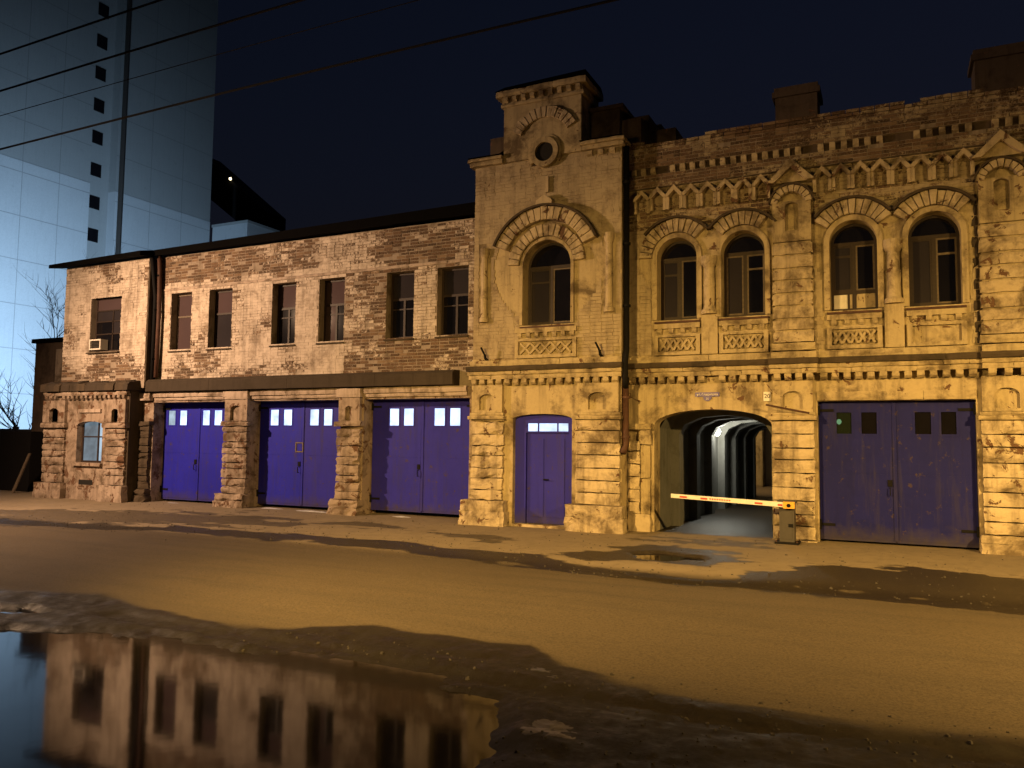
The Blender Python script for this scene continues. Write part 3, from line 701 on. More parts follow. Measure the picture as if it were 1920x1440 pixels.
# gable block on top with roundel
mb = MB(); rc = (-6.725, 8.09)
wall_cells(mb, -7.73, -5.89, 8.0, 9.25, TY-.05, TY+.9, []); mb.build('tower_gable', P_, RB)
BKR = Bricks(RB, 'brickR')
def paintT(x, z):
    return 1.02-.22*(z > 7.3)+(float(fbm(x*1.3, z*1.6, 12))-.5)*.9+(float(fbm(x*5, z*8, 16))-.5)*.6
hT = [rect_hole(-7.33,-6.03,3.5,5.6), circ_hole(-6.68,5.595,1.26), circ_hole(rc[0],rc[1],.30), rect_hole(-8.33,-8.05,4.4,6.25), rect_hole(-5.42,-5.13,4.45,6.15)]
BKR.fill(-8.465, -5.005, 3.62, 7.98, TY, hT, paintT)
arch_band(RB, P_, rc[0], rc[1], .215, .33, 0, 360, TY-.12, TY+.1, 'roundel_ring', 28)
arch_band(RB, P_, rc[0], rc[1], .34, .40, -35, 215, TY-.075, TY+.05, 'roundel_hood', 24)
MB().prism([(rc[0]+.22*math.cos(2*math.pi*k/20), rc[1]+.22*math.sin(2*math.pi*k/20)) for k in range(20)], TY-.062, TY-.03).build('roundel_opening', MAT['dark'], RB)
voussoirs(RB, ST, rc[0]-.02, 8.25, .62, .86, 28, 152, 13, TY-.11, TY-.02)
# shoulders and top cornice
for x0, x1 in ((-8.56,-7.74),(-5.88,-4.94)):
    course(RB, P_, x0, x1, TY-.12, TY+1.2, 7.99, 8.08, .8); course(RB, P_, x0-.03 if x0 < -8 else x0, x1+.03 if x1 > -5 else x1, TY-.18, TY+1.2, 8.08, 8.15, .9)
    MB().box(x0, x1, TY-.2, TY+1.25, 8.152, 8.17).build('flashing', MAT['roofm'], RB)
for k in range(3): dentil(RB, P_, -5.7+k*.25, TY-.06, 7.86, .12, .11, .1)
course(RB, P_, -7.80, -5.83, TY-.10, TY+.95, 9.25, 9.33, .9); 
for k in range(9): dentil(RB, P_, -7.66+k*.215, TY-.14, 9.34, .10, .12, .1)
MB().box(-7.78, -5.85, TY-.06, TY+.93, 9.331, 9.47).build('frieze', P_, RB)
course(RB, P_, -7.90, -5.76, TY-.18, TY+1.0, 9.47, 9.60, .8)
MB().add([(-7.9,TY-.18,9.601),(-5.76,TY-.18,9.601),(-5.76,TY+1.0,9.601),(-7.9,TY+1.0,9.601),(-7.7,TY-.1,9.70),(-5.78,TY-.1,9.75),(-5.78,TY+.9,9.75),(-7.7,TY+.9,9.70)], [(0,1,5,4),(1,2,6,5),(2,3,7,6),(3,0,4,7),(4,5,6,7),(3,2,1,0)]).build('gable_cap', MAT['roofm'], RB)
MB().box(-8.25, -7.80, TY+.3, TY+.9, 8.17, 8.75).build('shoulder_finial', MAT['darkbrick'], RB)
MB().add([(-8.5,TY+.3,8.17),(-7.74,TY+.3,8.17),(-7.74,TY+.3,8.5),(-8.5,TY+1.2,8.17),(-7.74,TY+1.2,8.17),(-7.74,TY+1.2,8.5)], [(0,1,2),(5,4,3),(0,2,5,3),(0,3,4,1),(1,4,5,2)]).build('shoulder_roof', MAT['roofm'], RB)
# tower window surround
window_arch(RB, twin['cx'], .56, 4.32, 5.595, TY+.27, 0)
arch_band(RB, P_, -6.68, 5.595, .562, .63, 0, 180, TY-.04, TY+.1)
for s in (-1, 1): MB().box(min(-6.68+s*.562, -6.68+s*.63), max(-6.68+s*.562, -6.68+s*.63), TY-.04, TY+.1, 4.33, 5.594).build('jamb', P_, RB)
voussoirs(RB, ST, -6.68, 5.595, .645, .90, 4, 176, 17, TY-.085, TY+.02)
voussoirs(RB, ST, -6.70, 5.62, .96, 1.25, 22, 158, 17, TY-.15, TY+.02)
MB().prism([(-6.90,6.88),(-6.50,6.88),(-6.52,7.0),(-6.70,7.12),(-6.88,7.0)], TY-.17, TY+.0).build('keystone', ST, RB)
arch_band(RB, MAT['soot_shade'], -6.70, 5.62, 1.255, 1.30, 22, 158, TY-.20, TY+.0, 'hood_mould', 24)
MB().box(-6.72, -6.64, TY-.06, TY+.02, 7.2, 7.55).build('finial', ST, RB)
for xx in (-8.19, -5.27):
    z0 = 4.44 if xx < -7 else 4.5
    MB().lathe(xx, TY-.01, [(.11,z0),(.11,z0+.08),(.08,z0+.12),(.075,z0+.5),(.088,z0+.53),(.075,z0+.56),(.072,z0+1.45),(.1,z0+1.5),(.115,z0+1.58),(.115,z0+1.66)], 12).build('colonnette', ST, RB, smooth=False)
def apron(x0, x1, yf, z0, z1, lattice=True, ncross=5):
    fr = MB(); bars(fr, [(x0,x1,z1-.10,z1),(x0,x0+.08,z0,z1-.24),(x1-.08,x1,z0,z1-.24),(x0+.08,x1-.08,z0,z0+.07),(x0+.08,x1-.08,z1-.28,z1-.24)], yf-.06, yf+.02); fr.build('apron_frame', P_, RB)
    n = max(3, int((x1-x0)/.2))
    for k in range(n): dentil(RB, P_, x0+(k+.5)*(x1-x0)/n, yf-.055, z1-.20, .09, .095, .07)
    if lattice:
        a, c = x0+.12, x1-.12; lo, hi = z0+.10, z1-.32; st = (c-a)/ncross; key = ('cross', round(st, 3), round(hi-lo, 3))
        if key not in DENT:
            m2 = MB(); w = .022; hw, hh = st/2, (hi-lo)/2
            for s in (1, -1):
                L = math.hypot(hw, hh); ux, uz = hw/L, s*hh/L; nx_, nz_ = -uz*w, ux*w; y_ = 0 if s > 0 else .003
                vs = [(-hw+nx_,y_,-s*hh+nz_),(-hw-nx_,y_,-s*hh-nz_),(hw-nx_,y_,s*hh-nz_),(hw+nx_,y_,s*hh+nz_)]
                m2.add(vs+[(x, .06, z) for x, _, z in vs], [(0,1,2,3),(0,4,5,1),(1,5,6,2),(2,6,7,3),(3,7,4,0)])
            DENT[key] = m2.mesh('lattice_cross', P_)
        for k in range(ncross): link('lattice_cross', DENT[key], RB, (a+(k+.5)*st, yf-.05, (lo+hi)/2))
apron(-7.40, -5.98, TY, 3.60, 4.25)
# tower string course
def string(x0, x1, y, ends=True):
    course(RB, P_, x0-.02, x1+.02, y-.10, y+.05, 3.44, 3.57, .8)
    course(RB, MAT['soot_shade'], x0-.06, x1+.06, y-.24, y+.05, 3.33, 3.44, .9)
    course(RB, P_, x0-.04, x1+.04, y-.19, y+.05, 3.25, 3.33, .45); course(RB, P_, x0-.03, x1+.03, y-.15, y+.05, 3.155, 3.25, .5)
    dentils(RB, P_, x0, x1, y-.13, 3.03, .125, .21, .115, .13)
string(-8.47, -5.0, TY)
# tower piers
def pier(x0, x1, y, zb, ztop=2.28, ph=.52, pw=.18, pp=.28, er=.014):
    block(RB, ST, x0-pw, x1+pw*.7, y-pp, y+.02, zb, ph*.55, 'plinth', .02); block(RB, ST, x0-pw*.9, x1+pw*.6, y-pp+.015, y+.02, ph*.55+.004, ph, 'plinth', .02)
    z = ph+.02; hs = []
    while z < ztop-.22:
        h = random.choice((.22,.25,.25,.27)); block(RB, ST, x0+random.uniform(-.005,.012), x1-random.uniform(-.005,.012), y-.11, y+.02, z, z+h-.022, er=er); z += h
    block(RB, ST, x0, x1, y-.10, y+.02, z, ztop-.012, er=er)
    course(RB, P_, x0-.05, x1+.05, y-.17, y+.02, ztop, ztop+.075, 1.3, 'impost'); course(RB, P_, x0-.02, x1+.02, y-.13, y+.02, ztop+.075, ztop+.145, 1.3, 'impost')
    m = (x0+x1)/2; w = min(.2, (x1-x0)*.24)
    niche(RB, P_, x0+.02, x1-.02, y-.09, y+.04, ztop+.15, 3.03, m-w, m+w, ztop+.2, ztop+.44)
pier(-8.45, -7.66, TY, -.1, er=.03); pier(-5.97, -5.02, TY, -.1)
# door in the tower
dm = MB(); wall_cells(dm, -7.455, -6.085, 2.0, 2.40, TY+.14, TY+.22, [(-7.16,-6.22,2.03,2.20)])
dm.box(-7.455, -7.2, TY+.14, TY+.22, .05, 2.0); dm.box(-6.2, -6.085, TY+.14, TY+.22, .05, 2.0)
do = dm.build('door_frame', MAT['gate2'], RB)
for a, c in ((-7.16,-6.93),(-6.90,-6.48),(-6.45,-6.22)): MB().box(a, c, TY+.17, TY+.18, 2.03, 2.20).build('pane', MAT['lit'], do)
mb = MB(); bars(mb, [(-6.93,-6.90,2.03,2.20),(-6.48,-6.45,2.03,2.20)], TY+.15, TY+.2); mb.build('glazing_bar', MAT['gate2'], do)
d_ = MB().box(-7.19, -6.21, TY+.19, TY+.25, .06, 1.995).build('door', MAT['gate2'], RB)
MB().box(-7.08, -6.80, TY+.175, TY+.1895, .2, 1.86).build('door_panel', MAT['gate2'], d_); MB().box(-6.72, -6.32, TY+.178, TY+.1895, .2, 1.86).build('door_panel', MAT['gate2'], d_)
MB().tube([(-6.78,TY+.185,1.0),(-6.78,TY+.13,1.0),(-6.66,TY+.13,1.0)], .014, 8).build('handle', MAT['black'], d_)
MB().box(-7.455, -6.085, TY-.05, TY+.4, -.05, .05).build('doorstep', ST, RB)
# iron brackets on the tower
for xx in (-8.08, -5.42):
    p = MB(); p.tube([(xx,TY-.02,3.58),(xx,TY-.14,3.62),(xx,TY-.16,3.70)], .03, 8); p.tube([(xx,TY-.15,3.68),(xx-.07,TY-.22,3.86)], .022, 8); p.build('flag_bracket', MAT['black'], RB)
pp = MB().tube([(-4.93,-.34,8.0),(-4.93,-.34,3.7),(-4.90,-.52,3.45),(-4.90,-.52,3.1),(-4.93,-.40,2.9)], .06, 10).build('drainpipe', MAT['black'], RB, smooth=True)
p2 = MB().tube([(-4.93,-.40,2.98),(-4.92,-.42,1.75),(-4.95,-.52,1.6)], .068, 10).build('drainpipe', MAT['rust'], RB, smooth=True)
for zz in (1.9, 2.7): MB().tube([(-4.92,-.41,zz),(-4.92,-.41,zz+.05)], .09, 10).build('pipe_clip', MAT['rust'], p2)
for zz in (4.6, 5.9, 7.2): MB().tube([(-4.93,-.34,zz),(-4.93,-.34,zz+.05)], .085, 10).build('pipe_clip', MAT['black'], pp)

# right wing
ARCH = [(-3.96,.41),(-2.64,.42),(-.63,.41),(.72,.42),(2.84,.41),(4.19,.42)]
CZ = 5.62; Z0 = 4.33
GT = [(-1.30,1.30),(2.17,4.77)]
PASS = (-4.45,-2.13)
mb = MB()
wall_cells(mb, -5.004, 5.7, -.1, 7.5, .012, .45, [(c-r, c+r, Z0, CZ+r) for c, r in ARCH]+[(a, b, -.2, 2.63) for a, b in GT]+[(*PASS, -.2, 2.49)])
for c, r in ARCH: arch_fill(mb, c, CZ, r, r, CZ+r, .012, .45)
arch_fill(mb, -3.29, 2.17, 1.16, .32, 2.49, .012, .45, 14)
mb.build('wall', P_, RB)
PIL = [(-2.07,-1.33),(1.40,2.14),(4.87,5.61)]
def paintR(x, z):
    p = 1.0 if z < 6.25 else .5
    return p+(float(fbm(x*1.2, z*1.6, 22))-.5)*.9+(float(fbm(x*5, z*8, 26))-.5)*.7
hR = []
for c, r in ARCH: hR += [rect_hole(c-r-.13, c+r+.13, 3.5, CZ), circ_hole(c, CZ, .80)]
hR += [rect_hole(a-.01, b+.01, 3.4, 6.9) for a, b in PIL]
BKR.fill(-5.0, 5.65, 3.62, 7.12, 0, hR, paintR)
# parapet: projecting brickwork with a row of dentils and an uneven broken top
MB().box(-5.0, 5.7, -.10, .40, 7.13, 7.40).build('parapet_base', MAT['mortar'], RB)
MB().box(-5.0, 5.7, -.02, .42, 7.40, 7.56).build('frieze', MAT['darkbrick'], RB)
MB().box(-5.0, 5.7, -.105, .44, 7.56, 7.98).build('parapet_core', MAT['mortar'], RB)
def paintP(x, z): return .30+(float(fbm(x*1.2, z*2, 42))-.5)*1.2
BKR.fill(-5.0, 5.7, 7.13, 7.40, -.115, [], paintP)
BKR.fill(-5.0, 5.7, 7.56, 8.22, -.12, [], paintP, top=lambda x: 8.02+.22*float(fbm(x*2.1, 3.3, 51)))
n = int(10.6/.205)
for k in range(n):
    if random.random() < .1: continue
    dentil(RB, ST, -4.95+(k+.5)*.205, -.10, 7.405, .105, .15, .13)
BKR.build(lambda x, z: -8.4 < x < 2.3 and z > 3.6)
MB().box(-5.0, 5.7, -.08, .42, 7.981, 8.05).build('parapet_top', MAT['darkbrick'], RB)
# zigzag corbels
CK = []
for v in range(4):
    mb = MB(); j = lambda: random.uniform(-.01,.01)
    mb.prism([(-.165,.0),(-.12,.0),(0,.135+j()),(.12,.0),(.165,.0),(.165,.05),(0,.235+j()),(-.165,.05)], 0, .16)
    mb.prism([(-.225+.06,-.26+j()),(-.105,-.26+j()),(-.105,-.0),(-.165,-.0)], .04, .16); mb.prism([(.105,-.26+j()),(.165,-.26+j()),(.165,.0),(.105,.0)], .04, .16)
    me_ = mb.mesh('corbel', ST); bm = bmesh.new(); bm.from_mesh(me_); bmesh.ops.recalc_face_normals(bm, faces=bm.faces); bm.to_mesh(me_); bm.free(); CK.append(me_)
for x0, x1 in ((-4.85,-2.09),(-1.31,1.38),(2.16,4.85)):
    n = 8; st = (x1-x0)/n
    for k in range(n): link('corbel', random.choice(CK), RB, (x0+(k+.5)*st, -.155+random.uniform(-.012,.012), 6.87+random.uniform(-.015,.015)), (st/.335, 1, 1))
# arches
MIDS = [(-4.85,-3.30),(-3.30,-2.09),(-1.31,.045),(.045,1.38),(2.16,3.515),(3.515,4.85)]
for i, ((c, r), (xa, xb)) in enumerate(zip(ARCH, MIDS)):
    window_arch(RB, c, r, Z0, CZ, .26, [0, 1, 2, 3, 0, 1][i])
    arch_band(RB, P_, c, CZ, r+.002, r+.10, 0, 180, -.05, .1)
    for s in (-1, 1): MB().box(min(c+s*(r+.002), c+s*(r+.10)), max(c+s*(r+.002), c+s*(r+.10)), -.05, .1, Z0+.01, CZ-.001).build('jamb', P_, RB)
    voussoirs(RB, ST, c, CZ, r+.115, .80, 2, 178, 17, -.10, .02, keep=lambda x, z, xa=xa, xb=xb: xa+.04 < x < xb-.04)
    arch_band(RB, MAT['soot_shade'], c, CZ, .805, .85, 38, 142, -.15, .0, 'hood_mould', 20)
    apron(c-.47, c+.47, 0, 3.60, 4.25, i != 3)
for xm in (-3.30, .045, 3.515):
    MB().box(xm-.16, xm+.16, -.045, .05, 3.60, 4.40).build('colonnette_base', P_, RB)
    MB().lathe(xm, -.01, [(.17,4.40),(.17,4.47),(.13,4.52),(.12,4.56),(.11,4.95),(.125,4.98),(.11,5.01),(.105,5.35),(.16,5.42),(.17,5.50),(.17,5.58)], 14).build('colonnette', ST, RB)
for x0, x1 in PIL:
    block(RB, P_, x0-.02, x1+.02, -.16, .05, 3.60, 3.74, 'plinth')
    z = 3.76; hs = [.24,.22,.26,.24,.25,.23,.26,.24]
    for h in hs:
        block(RB, ST, x0+random.uniform(0,.012), x1-random.uniform(0,.012), -.15, .05, z, z+h-.042, er=.014)
        MB().box(x0+.035, x1-.035, -.085, .05, z+h-.042, z+h+.002).build('joint_course', P_, RB); z += h
    niche(RB, P_, x0+.02, x1-.02, -.13, .03, z+.01, 6.50, (x0+x1)/2-.12, (x0+x1)/2+.12, 5.92, 6.40)
    voussoirs(RB, ST, (x0+x1)/2, 6.42, .26, .39, 8, 172, 9, -.17, .02)
    arch_band(RB, MAT['soot_shade'], (x0+x1)/2, 6.42, .395, .43, 10, 170, -.19, .0, 'hood_mould', 16)
    m = (x0+x1)/2
    mb = MB(); mb.prism([(m-.44,6.86),(m-.30,6.86),(m,7.13),(m+.30,6.86),(m+.44,6.86),(m,7.30)], -.26, .0); mb.build('gablet', ST, RB)
    mb = MB(); mb.prism([(m-.30,6.862),(m+.30,6.862),(m,7.125)], -.17, .0); mb.build('gablet_field', P_, RB)
for x0 in (1.40, 4.87):
    for k in range(14):
        block(RB, MAT['beam'], x0-(.085 if k % 2 else .05), x0-.004, -.03, .05, 3.62+k*.19, 3.62+k*.19+.185, 'quoin_shadow_joint', .012)  # quoin shadow and deep sooty joint painted as dark dashes
# string course of the wing, stepping out over the pilasters
for a, b, y in ((-4.98,-2.13,0),(-2.09,-1.31,-.1),(-1.27,1.36,0),(1.42,2.14,-.1),(2.2,4.82,0),(4.87,5.62,-.1)): string(a, b, y)
# ground floor piers of the wing
pier(-2.11, -1.35, -.02, -.1, 2.27, .02, .02, .13); pier(1.36, 2.14, -.02, -.1, 2.27, .30, .06, .20); pier(4.82, 5.6, -.02, -.1, 2.27, .30, .06, .20)
block(RB, ST, -4.985, -4.52, -.13, .02, -.1, .35, 'plinth', .03)
z = .36
while z < 1.85:
    h = random.choice((.22,.26,.24)); block(RB, ST, -4.985, -4.74, -.10, .02, z, z+h-.02, er=.02); z += h
block(RB, P_, -4.72, -4.52, -.07, .02, .36, 1.06, 'panel'); block(RB, P_, -4.72, -4.52, -.07, .02, 1.09, 1.75, 'panel')
course(RB, P_, -4.99, -4.47, -.15, .02, 2.08, 2.20, 1.3, 'impost'); block(RB, ST, -4.73, -4.5, -.1, .02, 1.78, 2.07, er=.02)
course(RB, P_, -1.30, 1.30, -.05, .02, 2.64, 2.80, .9, 'lintel_stone')
gate(RB, -1.30, 1.30, .04, 2.63, .18, [(-.98,-.72),(-.55,-.29),(.34,.60),(.76,1.0)], 'gate3', 2.02, 2.42, ['clear','glass','glass','glass'])
gate(RB, 2.17, 4.77, .04, 2.63, .18, [(2.49,2.75),(2.92,3.18),(3.81,4.07),(4.23,4.47)], 'gate3', 2.02, 2.42, ['grey','glass','glass','glass'])
MB().lathe(-.95, .42, [(.01,2.20),(.035,2.22),(.045,2.255),(.03,2.29),(.012,2.30)], 10).build('garage_bulb', m_emit('bulb_glow', (.8,1.0,.9), 1.8), RB)
# vaulted passage
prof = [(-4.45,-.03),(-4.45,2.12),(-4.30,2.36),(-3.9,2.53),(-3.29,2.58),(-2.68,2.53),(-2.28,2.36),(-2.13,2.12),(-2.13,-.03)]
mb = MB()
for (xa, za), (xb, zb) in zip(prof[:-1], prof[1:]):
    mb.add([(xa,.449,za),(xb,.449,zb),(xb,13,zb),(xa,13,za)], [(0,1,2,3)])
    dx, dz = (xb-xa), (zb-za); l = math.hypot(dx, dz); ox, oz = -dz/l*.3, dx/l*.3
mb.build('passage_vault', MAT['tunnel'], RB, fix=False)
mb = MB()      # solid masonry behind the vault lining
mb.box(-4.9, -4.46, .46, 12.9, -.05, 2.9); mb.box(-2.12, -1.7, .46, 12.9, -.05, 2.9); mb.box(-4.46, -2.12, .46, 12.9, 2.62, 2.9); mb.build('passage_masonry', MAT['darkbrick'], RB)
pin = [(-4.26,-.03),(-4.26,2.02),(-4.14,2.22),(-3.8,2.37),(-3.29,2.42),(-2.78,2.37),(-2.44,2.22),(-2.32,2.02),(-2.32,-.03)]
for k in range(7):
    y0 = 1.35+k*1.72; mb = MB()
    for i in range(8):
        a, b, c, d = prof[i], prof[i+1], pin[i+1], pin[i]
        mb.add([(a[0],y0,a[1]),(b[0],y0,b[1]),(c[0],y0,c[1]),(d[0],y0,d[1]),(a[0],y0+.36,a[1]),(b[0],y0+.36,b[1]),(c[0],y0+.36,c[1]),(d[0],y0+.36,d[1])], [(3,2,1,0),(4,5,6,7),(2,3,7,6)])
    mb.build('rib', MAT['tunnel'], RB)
# mass of the wing behind the front: walls and roof
mb = MB(); mb.box(5.3, 5.69, .46, 13, -.1, 7.4); mb.box(-1.69, 5.29, 12.6, 13, -.1, 7.4); mb.box(-8.4, -4.91, 12.6, 13, -.1, 7.4); mb.box(-4.9, -1.7, 12.6, 13, 2.95, 7.4); mb.box(-8.43, -8.1, 3.41, 12.6, -.1, 7.4); mb.build('rear_wall', MAT['darkbrick'], RB)
MB().box(-1.6, 5.2, .7, .74, -.05, 3.0).build('garage_partition', MAT['dark'], RB)
MB().box(-5.0, 5.3, .46, 12.6, 3.0, 3.1).build('floor_slab', MAT['dark'], RB)
MB().add([(-8.43,.40,7.6),(5.7,.40,7.6),(5.7,6.5,8.5),(-8.43,6.5,8.5),(-8.43,13.2,7.4),(5.7,13.2,7.4)], [(0,1,2,3),(3,2,5,4)]).build('roof', MAT['roofm'], RB)
for x0, x1, zt in ((-2.15,-1.31,9.40),(1.55,2.5,9.48)):
    c = MB(); c.box(x0, x1, 1.3, 2.0, 7.6, zt-.22); c.box(x0-.06, x1+.06, 1.24, 2.06, zt-.22, zt-.10); c.box(x0-.02, x1+.02, 1.28, 2.02, zt-.10, zt); c.build('chimney', MAT['darkbrick'], RB)
c = MB(); c.box(-5.88, -5.2, .0, 1.5, 8.172, 9.0); c.box(-5.19, -4.76, .12, 1.6, 8.172, 8.78); c.box(-5.6, -4.75, .7, 2.2, 7.6, 9.05); c.box(-4.75, -4.2, .9, 2.0, 7.6, 8.75); c.box(-5.66, -4.7, 1.55, 2.26, 9.05, 9.15); c.box(-5.88, -5.1, -.08, 1.56, 9.0, 9.08); c.build('ruined_chimney_stack', MAT['darkbrick'], RB)

# ================================================================== THINGS ON AND NEAR THE FRONT
def text_mesh(s, size, mat, name, parent, loc, ext=.002, align='CENTER'):
    cu = bpy.data.curves.new(name, 'FONT'); cu.body = s; cu.size = size; cu.extrude = ext; cu.align_x = align; cu.align_y = 'CENTER'
    ob = bpy.data.objects.new(name+'_src', cu); COL.objects.link(ob); dg = bpy.context.evaluated_depsgraph_get(); dg.update()
    me_ = bpy.data.meshes.new_from_object(ob.evaluated_get(dg)); bpy.data.objects.remove(ob)
    me_.transform(Matrix.Rotation(math.radians(90), 4, 'X')); me_.materials.clear(); me_.materials.append(mat)
    return link(name, me_, parent, loc)
sg = thing('street_sign', 'small blue street name sign with a round tab above the passage arch', 'sign', (-3.36, -.02, 2.73))
mb = MB(); mb.box(-3.60, -3.12, -.012, -.001, 2.745, 2.83); mb.build('sign_plate', MAT['signblue'], sg)
MB().prism([(-3.44+.0,2.744),(-3.43,2.69),(-3.39,2.66),(-3.345,2.655),(-3.30,2.67),(-3.28,2.70),(-3.275,2.744)], -.011, -.001).build('number_tab', MAT['signblue'], sg)
text_mesh('ул. Гладилова', .062, MAT['white'], 'lettering', sg, (-3.36,-.0135,2.787)); text_mesh('20', .055, MAT['white'], 'lettering', sg, (-3.357,-.0125,2.70))
hn = thing('house_number', 'small cream number plate reading 20 beside the passage arch', 'sign', (-2.2, -.01, 2.65))
MB().box(-2.275, -2.145, -.014, -.001, 2.64, 2.82).build('number_plate', MAT['white'], hn); text_mesh('20', .11, MAT['black'], 'lettering', hn, (-2.207,-.0155,2.735))
bb = thing('boom_barrier', 'lowered white and red boom barrier with dark cabinet in front of the passage', 'barrier', (-1.80, -.46, 0))
mb = MB(); mb.box(-1.94, -1.68, -.58, -.32, -.05, .74); mb.box(-1.97, -1.65, -.61, -.29, .74, .78); mb.build('cabinet', MAT['cabinet'], bb)
MB().box(-1.90, -1.72, -.588, -.581, .08, .62).build('cabinet_door', MAT['cabinet'], bb)
ar = MB(); ar.add([(-3.93,-.68,.755),(-1.86,-.68,.665),(-1.86,-.64,.665),(-3.93,-.64,.755),(-3.93,-.68,.83),(-1.86,-.68,.755),(-1.86,-.64,.755),(-3.93,-.64,.83)], [(0,1,5,4),(1,2,6,5),(2,3,7,6),(3,0,4,7),(4,5,6,7),(3,2,1,0)])
arm = ar.build('arm', MAT['white'], bb)
for xa, xb in ((-3.76,-3.62),(-3.36,-3.23),(-2.36,-2.22),(-1.95,-1.87)):
    zz = lambda x: .8-(x+3.93)*.0425
    MB().add([(xa,-.6825,zz(xa)-.03),(xb,-.6825,zz(xb)-.03),(xb,-.6825,zz(xb)+.005),(xa,-.6825,zz(xa)+.005)], [(0,1,2,3)]).build('red_band', MAT['red'], arm)
for k in range(9):
    xa = -3.19+k*.045; zz = .8-(xa+3.93)*.0425
    MB().add([(xa,-.6825,zz-.022),(xa+.028,-.6825,zz-.024),(xa+.028,-.6825,zz+.004),(xa,-.6825,zz+.006)], [(0,1,2,3)]).build('lettering', MAT['red'], arm)
MB().box(-2.02, -1.60, -.66, -.24, float(ground_h(-1.8,-.45))-.02, .03).build('base_plate', MAT['black'], bb)
for bx_, by_ in ((-1.99,-.63),(-1.63,-.63),(-1.99,-.27),(-1.63,-.27)): MB().lathe(bx_, by_, [(.014,.028),(.014,.05),(.006,.055)], 6).build('bolt', MAT['rust'], bb)
MB().tube([(-1.76,-.60,.70),(-1.76,-.715,.70)], .035, 12).build('pivot', MAT['black'], bb)
MB().box(-1.78, -1.70, -.596, -.589, .30, .36).build('lock', MAT['black'], bb)
MB().box(-1.858, -1.66, -.70, -.615, .645, .765).build('arm_clamp', MAT['orange'], bb)
rd = tag(MB().tube([(-2.20,-.26,2.56),(-1.42,-.26,2.395)], .018, 8).build('iron_bar', MAT['rust']), 'rusty iron rod fixed aslant across the pier below the number plate', 'rod')
ac = thing('air_conditioner', 'cream window air conditioner in the upper left window of the end bay', 'air conditioner', (-21.05, BYU+.05, 4.32))
mb = MB(); bars(mb, [(-21.38,-21.34,4.35,4.66),(-20.93,-20.89,4.35,4.66),(-21.34,-20.93,4.35,4.39),(-21.34,-20.93,4.62,4.66)], BYU-.08, BYU+.17); mb.build('casing', MAT['white'], ac)
for k in range(5): MB().box(-21.34, -20.93, BYU-.05, BYU-.04, 4.40+k*.043, 4.42+k*.043).build('louvre', MAT['cabinet'], ac)
MB().box(-21.34, -20.93, BYU-.02, BYU+.16, 4.39, 4.62).build('core', MAT['black'], ac)

# snow and ice patches, the latter added to catch a bluish reflection
def lump(name, cx, cy, rx, ry, h, label, mat='snow', n=40):
    vs = []; fs = []; rings = 9; sd = abs(cx*7+cy*3)
    for i in range(rings+1):
        for k in range(n):
            a = 2*math.pi*k/n; f = i/rings; rr = (1-f)*(.55+.9*float(fbm(1.6*math.cos(a)+sd, 1.6*math.sin(a), 61, 4)))
            x = cx+rx*rr*math.cos(a); y = cy+ry*rr*math.sin(a)
            z = float(ground_h(x, y))-.01+(h*(math.sin(f*math.pi/2)**.7)*(.35+1.3*float(fbm(x*9+sd, y*9, 63, 4))) if i else 0)
            vs.append((x, y, z))
    for i in range(rings):
        for k in range(n): fs.append((i*n+k, i*n+(k+1) % n, (i+1)*n+(k+1) % n, (i+1)*n+k))
    o = MB().add(vs, fs).build(name, MAT[mat], None, fix=False, smooth=True); return tag(o, label, 'sheen' if mat == 'sheen' else 'snow')
lump('snow_patch', -14.55, -.02, .38, .09, .03, 'thin grey snow patch under the left half of the middle gate')
lump('snow_patch', -13.1, -.10, .55, .09, .04, 'long white snow strip under the right half of the middle gate')
lump('snow_patch', -10.5, -.08, .30, .07, .03, 'small snow strip at the foot of the gate beside the tower')
lump('snow_patch', -18.0, -.12, .28, .06, .02, 'tiny snow strip at the foot of the leftmost blue gate')
lump('sheen_patch', -2.80, -9.50, .42, .22, .010, 'added glossy ice patch on the mud at the far edge of the puddle', mat='sheen')
lump('sheen_patch', -2.2, -10.75, .34, .30, .012, 'added glossy ice remnant on the near mud right of the big puddle', mat='sheen')

rg = random.Random(11); gr = MB()
def pebble(x, y, r):
    z = float(ground_h(x, y)); vs = []; a0 = rg.uniform(0, 3)
    for k in range(5):
        a = a0+k*2*math.pi/5; q_ = r*rg.uniform(.7,1.2); vs.append((x+q_*math.cos(a), y+q_*math.sin(a)*.8, z-.004))
    for k in range(5): vs.append((x+(vs[k][0]-x)*.6, y+(vs[k][1]-y)*.6, z+r*rg.uniform(.35,.8)))
    gr.add(vs, [(k, (k+1) % 5, 5+(k+1) % 5, 5+k) for k in range(5)]+[(5,6,7,8,9)])
for k in range(900):
    x = rg.uniform(-20, 2.5); y = np.interp(x, [p[0] for p in GUT], [p[1] for p in GUT])+rg.gauss(.15,.45); pebble(x, y, abs(rg.gauss(.0,.010))+.004)
for k in range(500):
    x = rg.uniform(-20, 2.5); pebble(x, rg.uniform(-3.6,-.45), abs(rg.gauss(0,.009))+.004)
for k in range(900):
    x = rg.uniform(-6, 1.5); y = rg.uniform(-11.8,-9.3)
    if float(ground_h(x, y)) > -.215: pebble(x, y, abs(rg.gauss(0,.009))+.004)
gr = gr.build('grit', m_plain('grit_stone', (.055,.045,.036), .9, 0, .5, 30), None, fix=False); gr['kind'] = 'stuff'; gr['label'] = 'loose grit and small stones scattered along the gutter and mud'
